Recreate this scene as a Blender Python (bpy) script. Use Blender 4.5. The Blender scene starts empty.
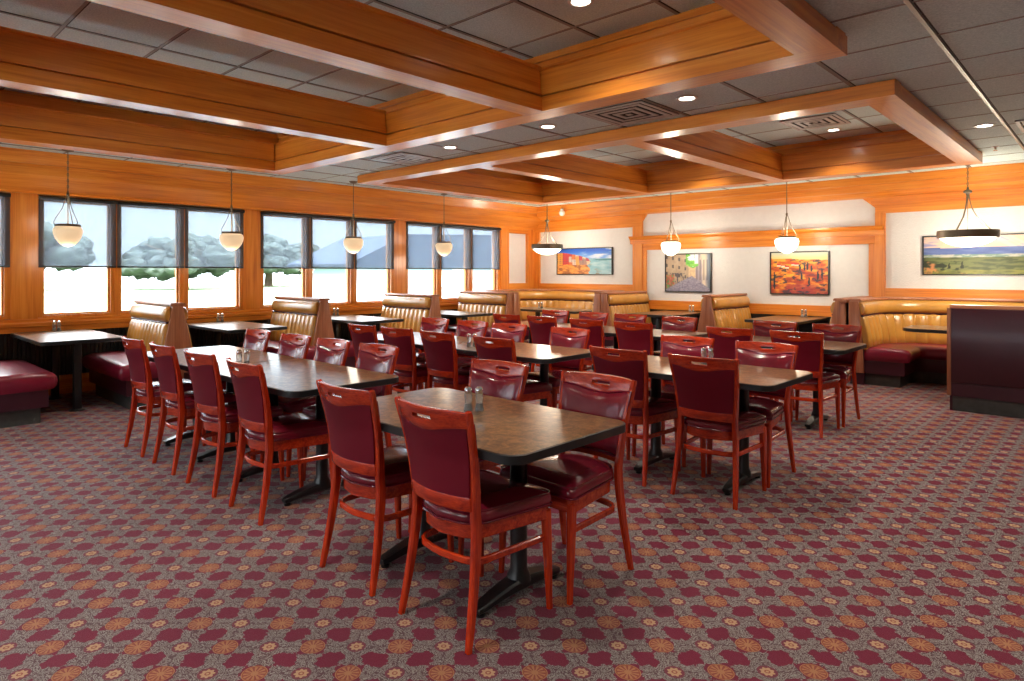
import bpy, bmesh, math, random
from mathutils import Vector, Matrix
random.seed(7)
SC = bpy.context.scene
COL = SC.collection
PI = math.pi

# ------------------------------------------------------------------ camera
CAM_H = 1.42
cd = bpy.data.cameras.new('camera')
cam = bpy.data.objects.new('camera', cd); COL.objects.link(cam)
cd.sensor_fit = 'HORIZONTAL'; cd.sensor_width = 36.0
cd.lens = 36.0 * 650.0 / 1024.0
cd.shift_y = -(340.5 - 272.5) / 1024.0
cd.clip_start = 0.05; cd.clip_end = 400
YAW = math.atan2(1122 - 512, 650.0)          # angle from the view axis to the +y direction
cam.location = (0, 0, CAM_H)
cam.rotation_euler = (PI / 2, 0, YAW)
SC.camera = cam

# ------------------------------------------------------------------ colour management
SC.view_settings.view_transform = 'Standard'
SC.view_settings.look = 'None'
SC.view_settings.gamma = 1.0
SC.view_settings.use_curve_mapping = False
SC.view_settings.exposure = 0.45
SC.cycles.use_denoising = True
SC.cycles.max_bounces = 8
SC.cycles.diffuse_bounces = 4
SC.cycles.glossy_bounces = 4
SC.cycles.transmission_bounces = 6
SC.cycles.transparent_max_bounces = 12
SC.cycles.sample_clamp_indirect = 4.0
SC.cycles.caustics_reflective = False
SC.cycles.caustics_refractive = False

# ------------------------------------------------------------------ world: hazy bright overcast sky
W = bpy.data.worlds.new('sky'); SC.world = W; W.use_nodes = True
nt = W.node_tree; nt.nodes.clear()
wo = nt.nodes.new('ShaderNodeOutputWorld'); bg = nt.nodes.new('ShaderNodeBackground')
tc = nt.nodes.new('ShaderNodeTexCoord'); sp = nt.nodes.new('ShaderNodeSeparateXYZ')
rmp = nt.nodes.new('ShaderNodeValToRGB')
nt.links.new(tc.outputs['Generated'], sp.inputs[0]); nt.links.new(sp.outputs['Z'], rmp.inputs[0])
rmp.color_ramp.elements[0].position = 0.0; rmp.color_ramp.elements[0].color = (0.115, 0.125, 0.135, 1)
rmp.color_ramp.elements[1].position = 0.65; rmp.color_ramp.elements[1].color = (0.95, 0.98, 1.0, 1)
_e = rmp.color_ramp.elements.new(.18); _e.color = (.14, .15, .16, 1)
nt.links.new(rmp.outputs[0], bg.inputs[0]); bg.inputs[1].default_value = 27.0
nt.links.new(bg.outputs[0], wo.inputs[0])

# sun: comes from beyond the windowless far wall, lights the lawn and trees outside
sd = bpy.data.lights.new('sun', 'SUN'); sd.energy = 6.0; sd.angle = math.radians(4); sd.color = (1, .95, .87)
so = bpy.data.objects.new('sun', sd); COL.objects.link(so)
so.rotation_euler = Vector((0.45, 1.0, 1.0)).to_track_quat('Z', 'Y').to_euler()

# sky portals in the window openings (they add no light, they only guide the sampling)
def portal(name, loc, sx, sz, rot):
    l = bpy.data.lights.new(name, 'AREA'); l.shape = 'RECTANGLE'; l.size = sx; l.size_y = sz
    l.cycles.is_portal = True
    o = bpy.data.objects.new(name, l); COL.objects.link(o); o.location = loc; o.rotation_euler = rot

# ceiling heights and room size (camera stands above the origin)
ZC = 2.76        # lower ceiling
ZU = 3.12        # raised ceiling inside the coffers
XW = -9.05       # window wall face
YB = 10.35       # far wall face
XR = 3.4         # right wall (behind the camera's right shoulder)
YR = -4.4        # rear wall
WINS = [(-3.45, -1.15), (-0.90, 1.46), (1.71, 4.10), (4.34, 6.70), (6.95, 9.28)]
ZS, ZH = 0.90, 2.31   # sill and head of the windows
for i, (a, b) in enumerate(WINS):
    portal('sky_portal', (XW - .16, (a + b) / 2, (ZS + ZH) / 2), ZH - ZS, b - a, (0, -PI / 2, 0))
RW = []
FILL_WINS = [(-7.6, -4.8), (-3.6, -0.8)]  # rear openings out of view, put in to brighten the room from behind
# ------------------------------------------------------------------ materials
def s2l(c):
    return tuple(((v / 12.92) if v <= .04045 else ((v + .055) / 1.055) ** 2.4) for v in c)
def hx(r, g, b): return s2l((r / 255., g / 255., b / 255.)) + (1,)
def mat(name):
    m = bpy.data.materials.new(name); m.use_nodes = True
    n = m.node_tree; b = n.nodes['Principled BSDF']
    return m, n, b
def simple(name, col, rough=.5, metal=0., coat=0., spec=.5, bump=0., bscale=200., noise=0., nscale=6.):
    m, n, b = mat(name)
    b.inputs['Base Color'].default_value = tuple(col[:3]) + (1,)
    b.inputs['Roughness'].default_value = rough; b.inputs['Metallic'].default_value = metal
    b.inputs['Coat Weight'].default_value = coat; b.inputs['Coat Roughness'].default_value = .12
    b.inputs['Specular IOR Level'].default_value = spec
    t = n.nodes.new('ShaderNodeTexCoord')
    if noise:
        nz = n.nodes.new('ShaderNodeTexNoise'); nz.inputs['Scale'].default_value = nscale; nz.inputs['Detail'].default_value = 5
        n.links.new(t.outputs['Object'], nz.inputs['Vector'])
        r = n.nodes.new('ShaderNodeValToRGB')
        r.color_ramp.elements[0].position = .3; r.color_ramp.elements[1].position = .7
        r.color_ramp.elements[0].color = tuple(max(0, c * (1 - noise)) for c in col[:3]) + (1,)
        r.color_ramp.elements[1].color = tuple(c * (1 + noise) for c in col[:3]) + (1,)
        n.links.new(nz.outputs[0], r.inputs[0]); n.links.new(r.outputs[0], b.inputs['Base Color'])
    if bump:
        nz = n.nodes.new('ShaderNodeTexNoise'); nz.inputs['Scale'].default_value = bscale; nz.inputs['Detail'].default_value = 3
        n.links.new(t.outputs['Object'], nz.inputs['Vector'])
        bp = n.nodes.new('ShaderNodeBump'); bp.inputs['Strength'].default_value = bump; bp.inputs['Distance'].default_value = .01
        n.links.new(nz.outputs[0], bp.inputs['Height']); n.links.new(bp.outputs[0], b.inputs['Normal'])
    return m
def wood(name, axis, dark, mid, light, rough=.33, coat=.3, fine=1.):
    """varnished wood with the grain running along one axis"""
    m, n, b = mat(name)
    t = n.nodes.new('ShaderNodeTexCoord'); mp = n.nodes.new('ShaderNodeMapping')
    s = [9. * fine, 9. * fine, 9. * fine]; s['xyz'.index(axis)] = .55 * fine
    mp.inputs['Scale'].default_value = s
    n.links.new(t.outputs['Object'], mp.inputs['Vector'])
    nz = n.nodes.new('ShaderNodeTexNoise'); nz.inputs['Scale'].default_value = 1.6; nz.inputs['Detail'].default_value = 7
    nz.inputs['Roughness'].default_value = .62; nz.inputs['Distortion'].default_value = .4
    n.links.new(mp.outputs[0], nz.inputs['Vector'])
    mp2 = n.nodes.new('ShaderNodeMapping'); s2 = [50. * fine] * 3; s2['xyz'.index(axis)] = 1.2 * fine
    mp2.inputs['Scale'].default_value = s2; n.links.new(t.outputs['Object'], mp2.inputs['Vector'])
    n2 = n.nodes.new('ShaderNodeTexNoise'); n2.inputs['Scale'].default_value = 1.5; n2.inputs['Detail'].default_value = 4
    n.links.new(mp2.outputs[0], n2.inputs['Vector'])
    mx = n.nodes.new('ShaderNodeMix'); mx.data_type = 'FLOAT'; mx.inputs[0].default_value = .35
    n.links.new(nz.outputs[0], mx.inputs[2]); n.links.new(n2.outputs[0], mx.inputs[3])
    r = n.nodes.new('ShaderNodeValToRGB'); e = r.color_ramp.elements
    e[0].position = .33; e[0].color = dark; e[1].position = .68; e[1].color = light
    k = e.new(.5); k.color = mid
    n.links.new(mx.outputs[0], r.inputs[0]); n.links.new(r.outputs[0], b.inputs['Base Color'])
    b.inputs['Roughness'].default_value = rough
    b.inputs['Coat Weight'].default_value = coat; b.inputs['Coat Roughness'].default_value = .15
    return m
AMB = (hx(192, 100, 28), hx(220, 132, 44), hx(236, 158, 66))
M = {}
for ax in 'xyz':
    M['wood_' + ax] = wood('amber_varnished_wood_' + ax, ax, *AMB)
    M['cherry_' + ax] = wood('red_stained_wood_' + ax, ax, hx(126, 24, 6), hx(180, 46, 12), hx(212, 70, 24), rough=.25, coat=.5, fine=3)
    M['panel_' + ax] = wood('brown_booth_wood_' + ax, ax, hx(136, 80, 54), hx(170, 108, 74), hx(190, 130, 94), rough=.35, coat=.2, fine=1.5)
M['vinyl'] = simple('burgundy_vinyl', hx(118, 20, 40), .23, coat=.45, bump=.04, bscale=60, noise=.12, nscale=9)
M['vinyl_back'] = simple('dark_burgundy_vinyl', hx(112, 6, 32), .5, spec=.3, bump=.05, bscale=350)
M['booth_red'] = simple('booth_seat_vinyl', hx(128, 24, 50), .3, coat=.2, bump=.03, bscale=30, noise=.1)
M['booth_dark'] = simple('booth_base_vinyl', hx(62, 20, 34), .38, bump=.05, bscale=250, noise=.1)
M['tan'] = simple('ochre_tufted_leather', hx(194, 140, 62), .3, coat=.5, bump=.05, bscale=40, noise=.14, nscale=5)
M['kick'] = simple('charcoal_rubber_base', hx(62, 64, 62), .55, bump=.2, bscale=80, noise=.2, nscale=14)
M['black'] = simple('black_rubber_edge', hx(26, 30, 32), .35, noise=.2)
M['iron'] = simple('black_cast_iron', hx(20, 23, 25), .35, metal=.0, coat=.2, bump=.1, bscale=90)
M['dark'] = simple('dark_gap', hx(18, 16, 16), .7)
M['bronze'] = simple('dark_bronze', hx(112, 100, 84), .42, metal=.6)
M['chrome'] = simple('chrome', (.8, .8, .8), .15, metal=1.)
M['white'] = simple('white_plastic', hx(225, 222, 215), .4)
M['alu'] = simple('grey_aluminium_grille', hx(190, 190, 188), .4, metal=.2)
M['tee'] = simple('ceiling_tee_metal', hx(170, 160, 146), .45, metal=.4)
M['tee_matte'] = simple('ceiling_tee_paint', hx(150, 146, 138), .7)
M['wall'] = simple('stippled_off_white_wall', hx(226, 227, 227), .8, bump=.5, bscale=55, noise=.02, nscale=14)
M['wall_in'] = simple('plain_cream_wall', hx(200, 190, 172), .8, bump=.2, bscale=60)
M['ribbed'] = simple('black_ribbed_wainscot', hx(30, 32, 34), .4)

def tile_mat():
    m, n, b = mat('fissured_ceiling_tile')
    t = n.nodes.new('ShaderNodeTexCoord')
    nz = n.nodes.new('ShaderNodeTexNoise'); nz.inputs['Scale'].default_value = 90; nz.inputs['Detail'].default_value = 5; nz.inputs['Roughness'].default_value = .7
    n.links.new(t.outputs['Object'], nz.inputs['Vector'])
    r = n.nodes.new('ShaderNodeValToRGB'); r.color_ramp.elements[0].position = .3; r.color_ramp.elements[1].position = .7
    r.color_ramp.elements[0].color = hx(182, 206, 208); r.color_ramp.elements[1].color = hx(230, 247, 247)
    n.links.new(nz.outputs[0], r.inputs[0]); n.links.new(r.outputs[0], b.inputs['Base Color'])
    bp = n.nodes.new('ShaderNodeBump'); bp.inputs['Strength'].default_value = .35; bp.inputs['Distance'].default_value = .01
    n.links.new(nz.outputs[0], bp.inputs['Height']); n.links.new(bp.outputs[0], b.inputs['Normal'])
    b.inputs['Roughness'].default_value = .9
    return m
M['tile'] = tile_mat()

def laminate():
    m, n, b = mat('brown_mottled_laminate')
    t = n.nodes.new('ShaderNodeTexCoord')
    a = n.nodes.new('ShaderNodeTexNoise'); a.inputs['Scale'].default_value = 22; a.inputs['Detail'].default_value = 9; a.inputs['Roughness'].default_value = .78; a.inputs['Distortion'].default_value = .5
    n.links.new(t.outputs['Object'], a.inputs['Vector'])
    r = n.nodes.new('ShaderNodeValToRGB'); e = r.color_ramp.elements
    e[0].position = .40; e[0].color = hx(54, 40, 27); e[1].position = .62; e[1].color = hx(154, 120, 78)
    k = e.new(.5); k.color = hx(104, 78, 49)
    n.links.new(a.outputs[0], r.inputs[0]); n.links.new(r.outputs[0], b.inputs['Base Color'])
    b.inputs['Roughness'].default_value = .28; b.inputs['Coat Weight'].default_value = .35; b.inputs['Coat Roughness'].default_value = .14
    return m
M['laminate'] = laminate()

def carpet():
    m, n, b = mat('patterned_carpet')
    N = n.nodes; L = n.links
    def math_(op, a, c=None, v=None):
        k = N.new('ShaderNodeMath'); k.operation = op
        for i, x in enumerate((a, c, v)):
            if x is None: continue
            if isinstance(x, (int, float)): k.inputs[i].default_value = x
            else: L.new(x, k.inputs[i])
        return k.outputs[0]
    def mixc(f, a, c):
        k = N.new('ShaderNodeMix'); k.data_type = 'RGBA'
        L.new(f, k.inputs[0])
        for i, x in ((6, a), (7, c)):
            if isinstance(x, tuple): k.inputs[i].default_value = x
            else: L.new(x, k.inputs[i])
        return k.outputs[2]
    t = N.new('ShaderNodeTexCoord'); s = N.new('ShaderNodeSeparateXYZ'); L.new(t.outputs['Object'], s.inputs[0])
    PX, PY = .240, .228
    a = math_('DIVIDE', math_('ADD', s.outputs[0], 2.24), PX)
    c = math_('DIVIDE', math_('ADD', s.outputs[1], -1.51), PY)
    dn = N.new('ShaderNodeTexNoise'); dn.inputs['Scale'].default_value = 42; dn.inputs['Detail'].default_value = 2
    L.new(t.outputs['Object'], dn.inputs['Vector']); dsp = N.new('ShaderNodeSeparateColor'); L.new(dn.outputs['Color'], dsp.inputs[0])
    wob = lambda o, k: math_('MULTIPLY', math_('SUBTRACT', o, .5), k)
    aw = math_('ADD', a, wob(dsp.outputs[0], .20)); cw = math_('ADD', c, wob(dsp.outputs[1], .20))
    p = math_('ADD', aw, cw); q = math_('SUBTRACT', aw, cw)
    # tiles of half a unit in the turned coordinates: even cells are motifs, odd cells foliage
    ip = math_('FLOOR', math_('ADD', math_('MULTIPLY', p, 2.), .5))
    iq = math_('FLOOR', math_('ADD', math_('MULTIPLY', q, 2.), .5))
    def tri(o, off):
        return math_('ABSOLUTE', math_('SUBTRACT', math_('FRACT', math_('ADD', o, .5 + off)), .5))
    def diamond(ox, oy, wx, wy):
        return math_('LESS_THAN', math_('ADD', math_('DIVIDE', tri(aw, ox), wx), math_('DIVIDE', tri(cw, oy), wy)), 1.)
    ev1 = math_('MAXIMUM', diamond(.5, 0., .215, .33), diamond(0., .5, .33, .215))
    ev2 = diamond(0., 0., .285, .285)
    odd = math_('SUBTRACT', 1., math_('MAXIMUM', ev1, ev2))
    # distance to the nearest whole lattice point (gold) and to the cell centre (small)
    def cell(o, off):
        f = math_('SUBTRACT', math_('FRACT', math_('ADD', o, .5 + off)), .5); return f
    def dist(off, aa, cc):
        x = cell(aa, off); y = cell(cc, off)
        return math_('SQRT', math_('ADD', math_('MULTIPLY', x, x), math_('MULTIPLY', y, y))), x, y
    dg, gx, gy = dist(0., a, c)
    ds, sx, sy = dist(.5, a, c)
    # leaf work: curved veins
    vo = N.new('ShaderNodeTexVoronoi'); vo.feature = 'DISTANCE_TO_EDGE'; vo.inputs['Scale'].default_value = 58
    mpv = N.new('ShaderNodeMapping'); L.new(t.outputs['Object'], mpv.inputs['Vector']); mpv.inputs['Rotation'].default_value = (0, 0, PI / 4)
    mpv.inputs['Scale'].default_value = (1.0, 1.0, 1)
    L.new(mpv.outputs[0], vo.inputs['Vector'])
    tp = tri(p, 0.); tq = tri(q, 0.)
    st = math_('SINE', math_('ADD', math_('MULTIPLY', math_('ADD', tp, tq), 84.), math_('MULTIPLY', dsp.outputs[2], 5.)))
    vein = math_('GREATER_THAN', math_('MINIMUM', tp, tq), .016)
    leaf = math_('MULTIPLY', math_('MULTIPLY', math_('GREATER_THAN', st, -.25), vein), math_('GREATER_THAN', vo.outputs['Distance'], .028))
    MAR = hx(116, 18, 52); GRY = hx(150, 145, 140); GLD = hx(172, 118, 80); CRM = hx(190, 152, 116); DK = hx(70, 22, 40)
    foliage = mixc(leaf, hx(92, 62, 68), GRY)
    col = mixc(odd, MAR, foliage)
    # small flower ground
    sground = math_('LESS_THAN', ds, .27)
    col = mixc(sground, col, foliage)
    col = mixc(math_('LESS_THAN', ds, .150), col, hx(120, 50, 66))
    col = mixc(math_('LESS_THAN', ds, math_('ADD', .10, math_('MULTIPLY', math_('SINE', math_('MULTIPLY', math_('ARCTAN2', sy, sx), 8.)), .014))), col, CRM)
    col = mixc(math_('LESS_THAN', ds, .045), col, hx(150, 84, 66))
    col = mixc(math_('LESS_THAN', ds, .022), col, CRM)
    # gold medallion with petals
    ang = math_('ARCTAN2', gy, gx)
    pet = math_('GREATER_THAN', math_('SINE', math_('MULTIPLY', ang, 12.)), .1)
    col = mixc(math_('LESS_THAN', dg, .195), col, GLD)
    ring = math_('MULTIPLY', math_('LESS_THAN', dg, .165), math_('GREATER_THAN', dg, .055))
    col = mixc(math_('MULTIPLY', ring, pet), col, hx(140, 66, 56))
    col = mixc(math_('MULTIPLY', math_('LESS_THAN', dg, .180), math_('GREATER_THAN', dg, .165)), col, hx(146, 70, 46))
    # pile variation
    pn = N.new('ShaderNodeTexNoise'); pn.inputs['Scale'].default_value = 420; pn.inputs['Detail'].default_value = 2
    L.new(t.outputs['Object'], pn.inputs['Vector'])
    hv = N.new('ShaderNodeHueSaturation'); L.new(col, hv.inputs['Color'])
    L.new(math_('ADD', math_('MULTIPLY', pn.outputs[0], .7), .47), hv.inputs['Value'])
    L.new(hv.outputs[0], b.inputs['Base Color'])
    b.inputs['Roughness'].default_value = .95; b.inputs['Specular IOR Level'].default_value = .15
    b.inputs['Sheen Weight'].default_value = .14; b.inputs['Sheen Roughness'].default_value = .5
    bp = N.new('ShaderNodeBump'); bp.inputs['Strength'].default_value = .4; bp.inputs['Distance'].default_value = .006
    L.new(pn.outputs[0], bp.inputs['Height']); L.new(bp.outputs[0], b.inputs['Normal'])
    return m
M['carpet'] = carpet()

def glass_mat():
    m = bpy.data.materials.new('window_glass'); m.use_nodes = True; n = m.node_tree; n.nodes.clear()
    o = n.nodes.new('ShaderNodeOutputMaterial'); t = n.nodes.new('ShaderNodeBsdfTransparent'); g = n.nodes.new('ShaderNodeBsdfGlossy')
    t.inputs[0].default_value = (.95, .97, .97, 1); g.inputs['Roughness'].default_value = .02
    fr = n.nodes.new('ShaderNodeFresnel'); fr.inputs[0].default_value = 1.3
    mx = n.nodes.new('ShaderNodeMixShader'); n.links.new(fr.outputs[0], mx.inputs[0]); n.links.new(t.outputs[0], mx.inputs[1]); n.links.new(g.outputs[0], mx.inputs[2])
    n.links.new(mx.outputs[0], o.inputs[0]); return m
M['glass'] = glass_mat()
def blind_mat():
    m = bpy.data.materials.new('grey_screen_fabric'); m.use_nodes = True; n = m.node_tree; n.nodes.clear()
    o = n.nodes.new('ShaderNodeOutputMaterial'); t = n.nodes.new('ShaderNodeBsdfTransparent'); d = n.nodes.new('ShaderNodeBsdfDiffuse'); tr = n.nodes.new('ShaderNodeBsdfTranslucent')
    tx = n.nodes.new('ShaderNodeTexCoord'); wv = n.nodes.new('ShaderNodeTexNoise'); wv.inputs['Scale'].default_value = 30
    mp = n.nodes.new('ShaderNodeMapping'); mp.inputs['Scale'].default_value = (1, 6, .25); n.links.new(tx.outputs['Object'], mp.inputs[0]); n.links.new(mp.outputs[0], wv.inputs['Vector'])
    r = n.nodes.new('ShaderNodeValToRGB'); r.color_ramp.elements[0].color = (.345, .37, .395, 1); r.color_ramp.elements[1].color = (.44, .465, .49, 1)
    n.links.new(wv.outputs[0], r.inputs[0]); n.links.new(r.outputs[0], t.inputs[0])
    d.inputs[0].default_value = hx(84, 88, 96); tr.inputs[0].default_value = hx(96, 102, 110)
    a = n.nodes.new('ShaderNodeMixShader'); a.inputs[0].default_value = .35; n.links.new(d.outputs[0], a.inputs[1]); n.links.new(tr.outputs[0], a.inputs[2])
    b = n.nodes.new('ShaderNodeAddShader'); n.links.new(t.outputs[0], b.inputs[0]); n.links.new(a.outputs[0], b.inputs[1])
    n.links.new(b.outputs[0], o.inputs[0]); return m
M['blind'] = blind_mat()
def emis(name, col, st, base=(.8, .8, .8)):
    m, n, b = mat(name); b.inputs['Base Color'].default_value = tuple(base) + (1,)
    b.inputs['Emission Color'].default_value = tuple(col) + (1,); b.inputs['Emission Strength'].default_value = st
    b.inputs['Roughness'].default_value = .3
    return m
M['lens'] = emis('lit_lamp_lens', (1, .93, .8), 14)
M['alabaster_lit'] = emis('lit_alabaster_glass', (1, .88, .66), 3.2)
M['alabaster'] = emis('cream_alabaster_glass', (1, .74, .45), .42, base=hx(222, 196, 158)[:3])
def clear_glass():
    m, n, b = mat('clear_shaker_glass'); b.inputs['Base Color'].default_value = (.9, .93, .95, 1)
    b.inputs['Transmission Weight'].default_value = .75; b.inputs['Roughness'].default_value = .08; return m
M['shaker'] = clear_glass()
def vcol_mat():
    m, n, b = mat('printed_canvas'); a = n.nodes.new('ShaderNodeAttribute'); a.attribute_name = 'print'
    t = n.nodes.new('ShaderNodeTexCoord'); z = n.nodes.new('ShaderNodeTexNoise'); z.inputs['Scale'].default_value = 700; n.links.new(t.outputs['Object'], z.inputs['Vector'])
    bp = n.nodes.new('ShaderNodeBump'); bp.inputs['Strength'].default_value = .1; bp.inputs['Distance'].default_value = .002
    n.links.new(z.outputs[0], bp.inputs['Height']); n.links.new(bp.outputs[0], b.inputs['Normal'])
    n.links.new(a.outputs['Color'], b.inputs['Base Color']); b.inputs['Roughness'].default_value = .55; return m
M['print'] = vcol_mat()

# ------------------------------------------------------------------ mesh helpers
def finish(name, me, m, parent=None, smooth=True, angle=35):
    me.materials.append(m)
    if smooth:
        me.polygons.foreach_set('use_smooth', [True] * len(me.polygons))
        me.set_sharp_from_angle(angle=math.radians(angle))
    o = bpy.data.objects.new(name, me); COL.objects.link(o)
    if parent is not None: o.parent = parent
    return o
class MB:
    def __init__(s): s.bm = bmesh.new()
    def box(s, x0, x1, y0, y1, z0, z1, bev=0., seg=2, rot=None, at=None):
        r = bmesh.ops.create_cube(s.bm, size=1.)
        vs = r['verts']
        for v in vs:
            v.co = Vector(((x0 + x1) / 2 + v.co.x * (x1 - x0), (y0 + y1) / 2 + v.co.y * (y1 - y0), (z0 + z1) / 2 + v.co.z * (z1 - z0)))
        if bev:
            es = list({e for v in vs for e in v.link_edges})
            rr = bmesh.ops.bevel(s.bm, geom=es, offset=bev, segments=seg, profile=.5, affect='EDGES')
            vs = list({v for f in rr['faces'] for v in f.verts} | {v for v in vs if v.is_valid})
        if rot is not None:
            T = Matrix.Translation(at) @ rot @ Matrix.Translation(-Vector(at))
            for v in vs: v.co = T @ v.co
        return vs
    def poly(s, loops, close=True, cap=True):
        """skin a list of vertex rings"""
        rings = [[s.bm.verts.new(p) for p in r] for r in loops]
        n = len(rings[0])
        for a, b in zip(rings, rings[1:]):
            for i in range(n if close else n - 1):
                j = (i + 1) % n
                try: s.bm.faces.new((a[i], a[j], b[j], b[i]))
                except ValueError: pass
        if cap:
            for r in (rings[0][::-1], rings[-1]):
                try: s.bm.faces.new(r)
                except ValueError: pass
        return rings
    def prism(s, pts, axis, a, b, bev=0.):
        """2-d outline pushed along an axis; pts are the two other coordinates in xyz order"""
        def P(p, t):
            return {'x': (t, p[0], p[1]), 'y': (p[0], t, p[1]), 'z': (p[0], p[1], t)}[axis]
        r = s.poly([[P(p, a) for p in pts], [P(p, b) for p in pts]])
        return r
    def tube(s, pts, rad, n=8, sy=1., cap=True):
        pts = [Vector(p) for p in pts]; loops = []
        up = Vector((0, 0, 1)); prev = None
        for i, p in enumerate(pts):
            d = (pts[min(i + 1, len(pts) - 1)] - pts[max(i - 1, 0)]).normalized()
            if prev is None:
                a = d.cross(up)
                if a.length < .05: a = d.cross(Vector((1, 0, 0)))
                a.normalize()
            else:
                a = (prev - d * prev.dot(d)).normalized()
            prev = a; b = d.cross(a)
            r = rad[i] if isinstance(rad, (list, tuple)) else rad
            loops.append([p + a * math.cos(2 * PI * k / n) * r + b * math.sin(2 * PI * k / n) * r * sy for k in range(n)])
        s.poly(loops, cap=cap)
    def lathe(s, prof, c=(0, 0, 0), n=24, cap=False):
        loops = [[(c[0] + r * math.cos(2 * PI * k / n), c[1] + r * math.sin(2 * PI * k / n), c[2] + z) for k in range(n)] for r, z in prof]
        s.poly(loops, cap=cap)
    def bar(s, pts, w, h, wdir=None):
        """rectangular section along a path; w measured along wdir (or level), h across"""
        pts = [Vector(p) for p in pts]; loops = []
        for i, p in enumerate(pts):
            d = (pts[min(i + 1, len(pts) - 1)] - pts[max(i - 1, 0)]).normalized()
            a = Vector(wdir) if wdir is not None else d.cross(Vector((0, 0, 1)))
            a = (a - d * a.dot(d)).normalized(); b = d.cross(a)
            ww = w[i] if isinstance(w, (list, tuple)) else w
            hh = h[i] if isinstance(h, (list, tuple)) else h
            cx = min(ww, hh) * .22
            q = [(ww / 2 - cx, hh / 2), (-ww / 2 + cx, hh / 2), (-ww / 2, hh / 2 - cx), (-ww / 2, -hh / 2 + cx), (-ww / 2 + cx, -hh / 2), (ww / 2 - cx, -hh / 2), (ww / 2, -hh / 2 + cx), (ww / 2, hh / 2 - cx)]
            loops.append([p + a * x + b * y for x, y in q])
        s.poly(loops)
    def build(s, name, m, parent=None, smooth=True, angle=35):
        bmesh.ops.remove_doubles(s.bm, verts=s.bm.verts, dist=1e-5)
        bmesh.ops.recalc_face_normals(s.bm, faces=s.bm.faces)
        me = bpy.data.meshes.new(name); s.bm.to_mesh(me); s.bm.free()
        return finish(name, me, m, parent, smooth, angle)
def tag(o, label=None, cat=None, group=None, kind=None):
    if label: o['label'] = label
    if cat: o['category'] = cat
    if group: o['group'] = group
    if kind: o['kind'] = kind
    return o
def thing(name, label, cat, loc=(0, 0, 0), rz=0., group=None):
    o = bpy.data.objects.new(name, None); COL.objects.link(o); o.location = loc; o.rotation_euler = (0, 0, rz)
    return tag(o, label, cat, group)
def struct(o): o['kind'] = 'structure'; return o
KIDS = {}
def copy_tree(src, parent=None):
    c = src.copy(); COL.objects.link(c)
    if parent is not None: c.parent = parent
    for ch in src.children: copy_tree(ch, c)
    return c
def dup(src, label, loc, rz=0., group=None):
    c = copy_tree(src); c.location = loc; c.rotation_euler = (0, 0, rz); c['label'] = label
    if group: c['group'] = group
    return c
def lerp(pts, t):
    if t <= pts[0][0]: return pts[0][1]
    for (a, va), (b, vb) in zip(pts, pts[1:]):
        if t <= b: return va + (vb - va) * (t - a) / (b - a)
    return pts[-1][1]
# ================================================================== ROOM SHELL
mb = MB(); mb.box(XW - .3, XR + .2, YR - .2, YB + .3, -.12, 0)
struct(mb.build('floor', M['carpet'], smooth=False))

# ---- ceilings: lower one with two rectangular trays cut out of it
FR1 = dict(x0=-7.68, x1=-1.13, y0=.07, y1=3.97, beams=[(-3.40, -3.21), (-5.38, -5.19)])
FR2 = dict(x0=-7.66, x1=-1.14, y0=5.06, y1=8.93, beams=[(-3.46, -3.27), (-5.50, -5.31)])
FWD = .215   # width of the frame members
HIN = .09    # how far the riser sits inside the outer edge of the frame
mb = MB()
hx0, hx1 = -7.68 + HIN, -1.135 - HIN
ys = [YR, FR1['y0'] + HIN, FR1['y1'] - HIN, FR2['y0'] + HIN, FR2['y1'] - HIN, YB]
mb.box(XW, hx0, YR, YB, ZC, ZC + .02); mb.box(hx1, XR, YR, YB, ZC, ZC + .02)
for a, b in ((ys[0], ys[1]), (ys[2], ys[3]), (ys[4], ys[5])): mb.box(hx0, hx1, a, b, ZC, ZC + .02)
struct(mb.build('ceiling', M['tile'], smooth=False))
mb = MB(); mb.box(XW - .3, XR + .2, YR - .2, YB + .3, ZU, ZU + .12)
struct(mb.build('ceiling_raised', M['tile'], smooth=False))

# T-bar grid
GX = [-.77 - .643 * k for k in range(-6, 13)]
GY = [4.31 + .608 * k for k in range(-14, 10)]
def inside(f, x, y): return f['x0'] + HIN < x < f['x1'] - HIN and f['y0'] + HIN < y < f['y1'] - HIN
mb = MB()
def segs_y(x):
    cuts = [(YR, YB)]
    if hx0 < x < hx1: cuts = [(ys[0], ys[1]), (ys[2], ys[3]), (ys[4], ys[5])]
    return cuts
T = .004
for x in GX:
    w = .013 if abs(x + .77) > .1 else .016
    if w > .014: continue
    for a, b in segs_y(x): mb.box(x - w, x + w, a, b, ZC - T, ZC)
for y in GY:
    spans = [(XW + .3, XR)]
    if ys[1] < y < ys[2] or ys[3] < y < ys[4]: spans = [(XW + .3, hx0), (hx1, XR)]
    for a, b in spans: mb.box(a, b, y - .007, y + .007, ZC - T + .001, ZC)
for f in (FR1, FR2):
    a, b, c, d = f['x0'] + HIN, f['x1'] - HIN, f['y0'] + HIN, f['y1'] - HIN
    for x in [-5.33 + .64 * k for k in range(-3, 7)]:
        if a < x < b: mb.box(x - .012, x + .012, c, d, ZU - T, ZU)
    for y in [1.15 + .606 * k for k in range(-2, 14)]:
        if c < y < d: mb.box(a, b, y - .010, y + .010, ZU - T + .001, ZU)
struct(mb.build('trim_1', M['tee_matte'], smooth=False))
mb = MB(); mb.box(-.781, -.759, YR, YB - .3, ZC - .012, ZC)
struct(mb.build('trim_0', M['tee'], smooth=False))
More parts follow.
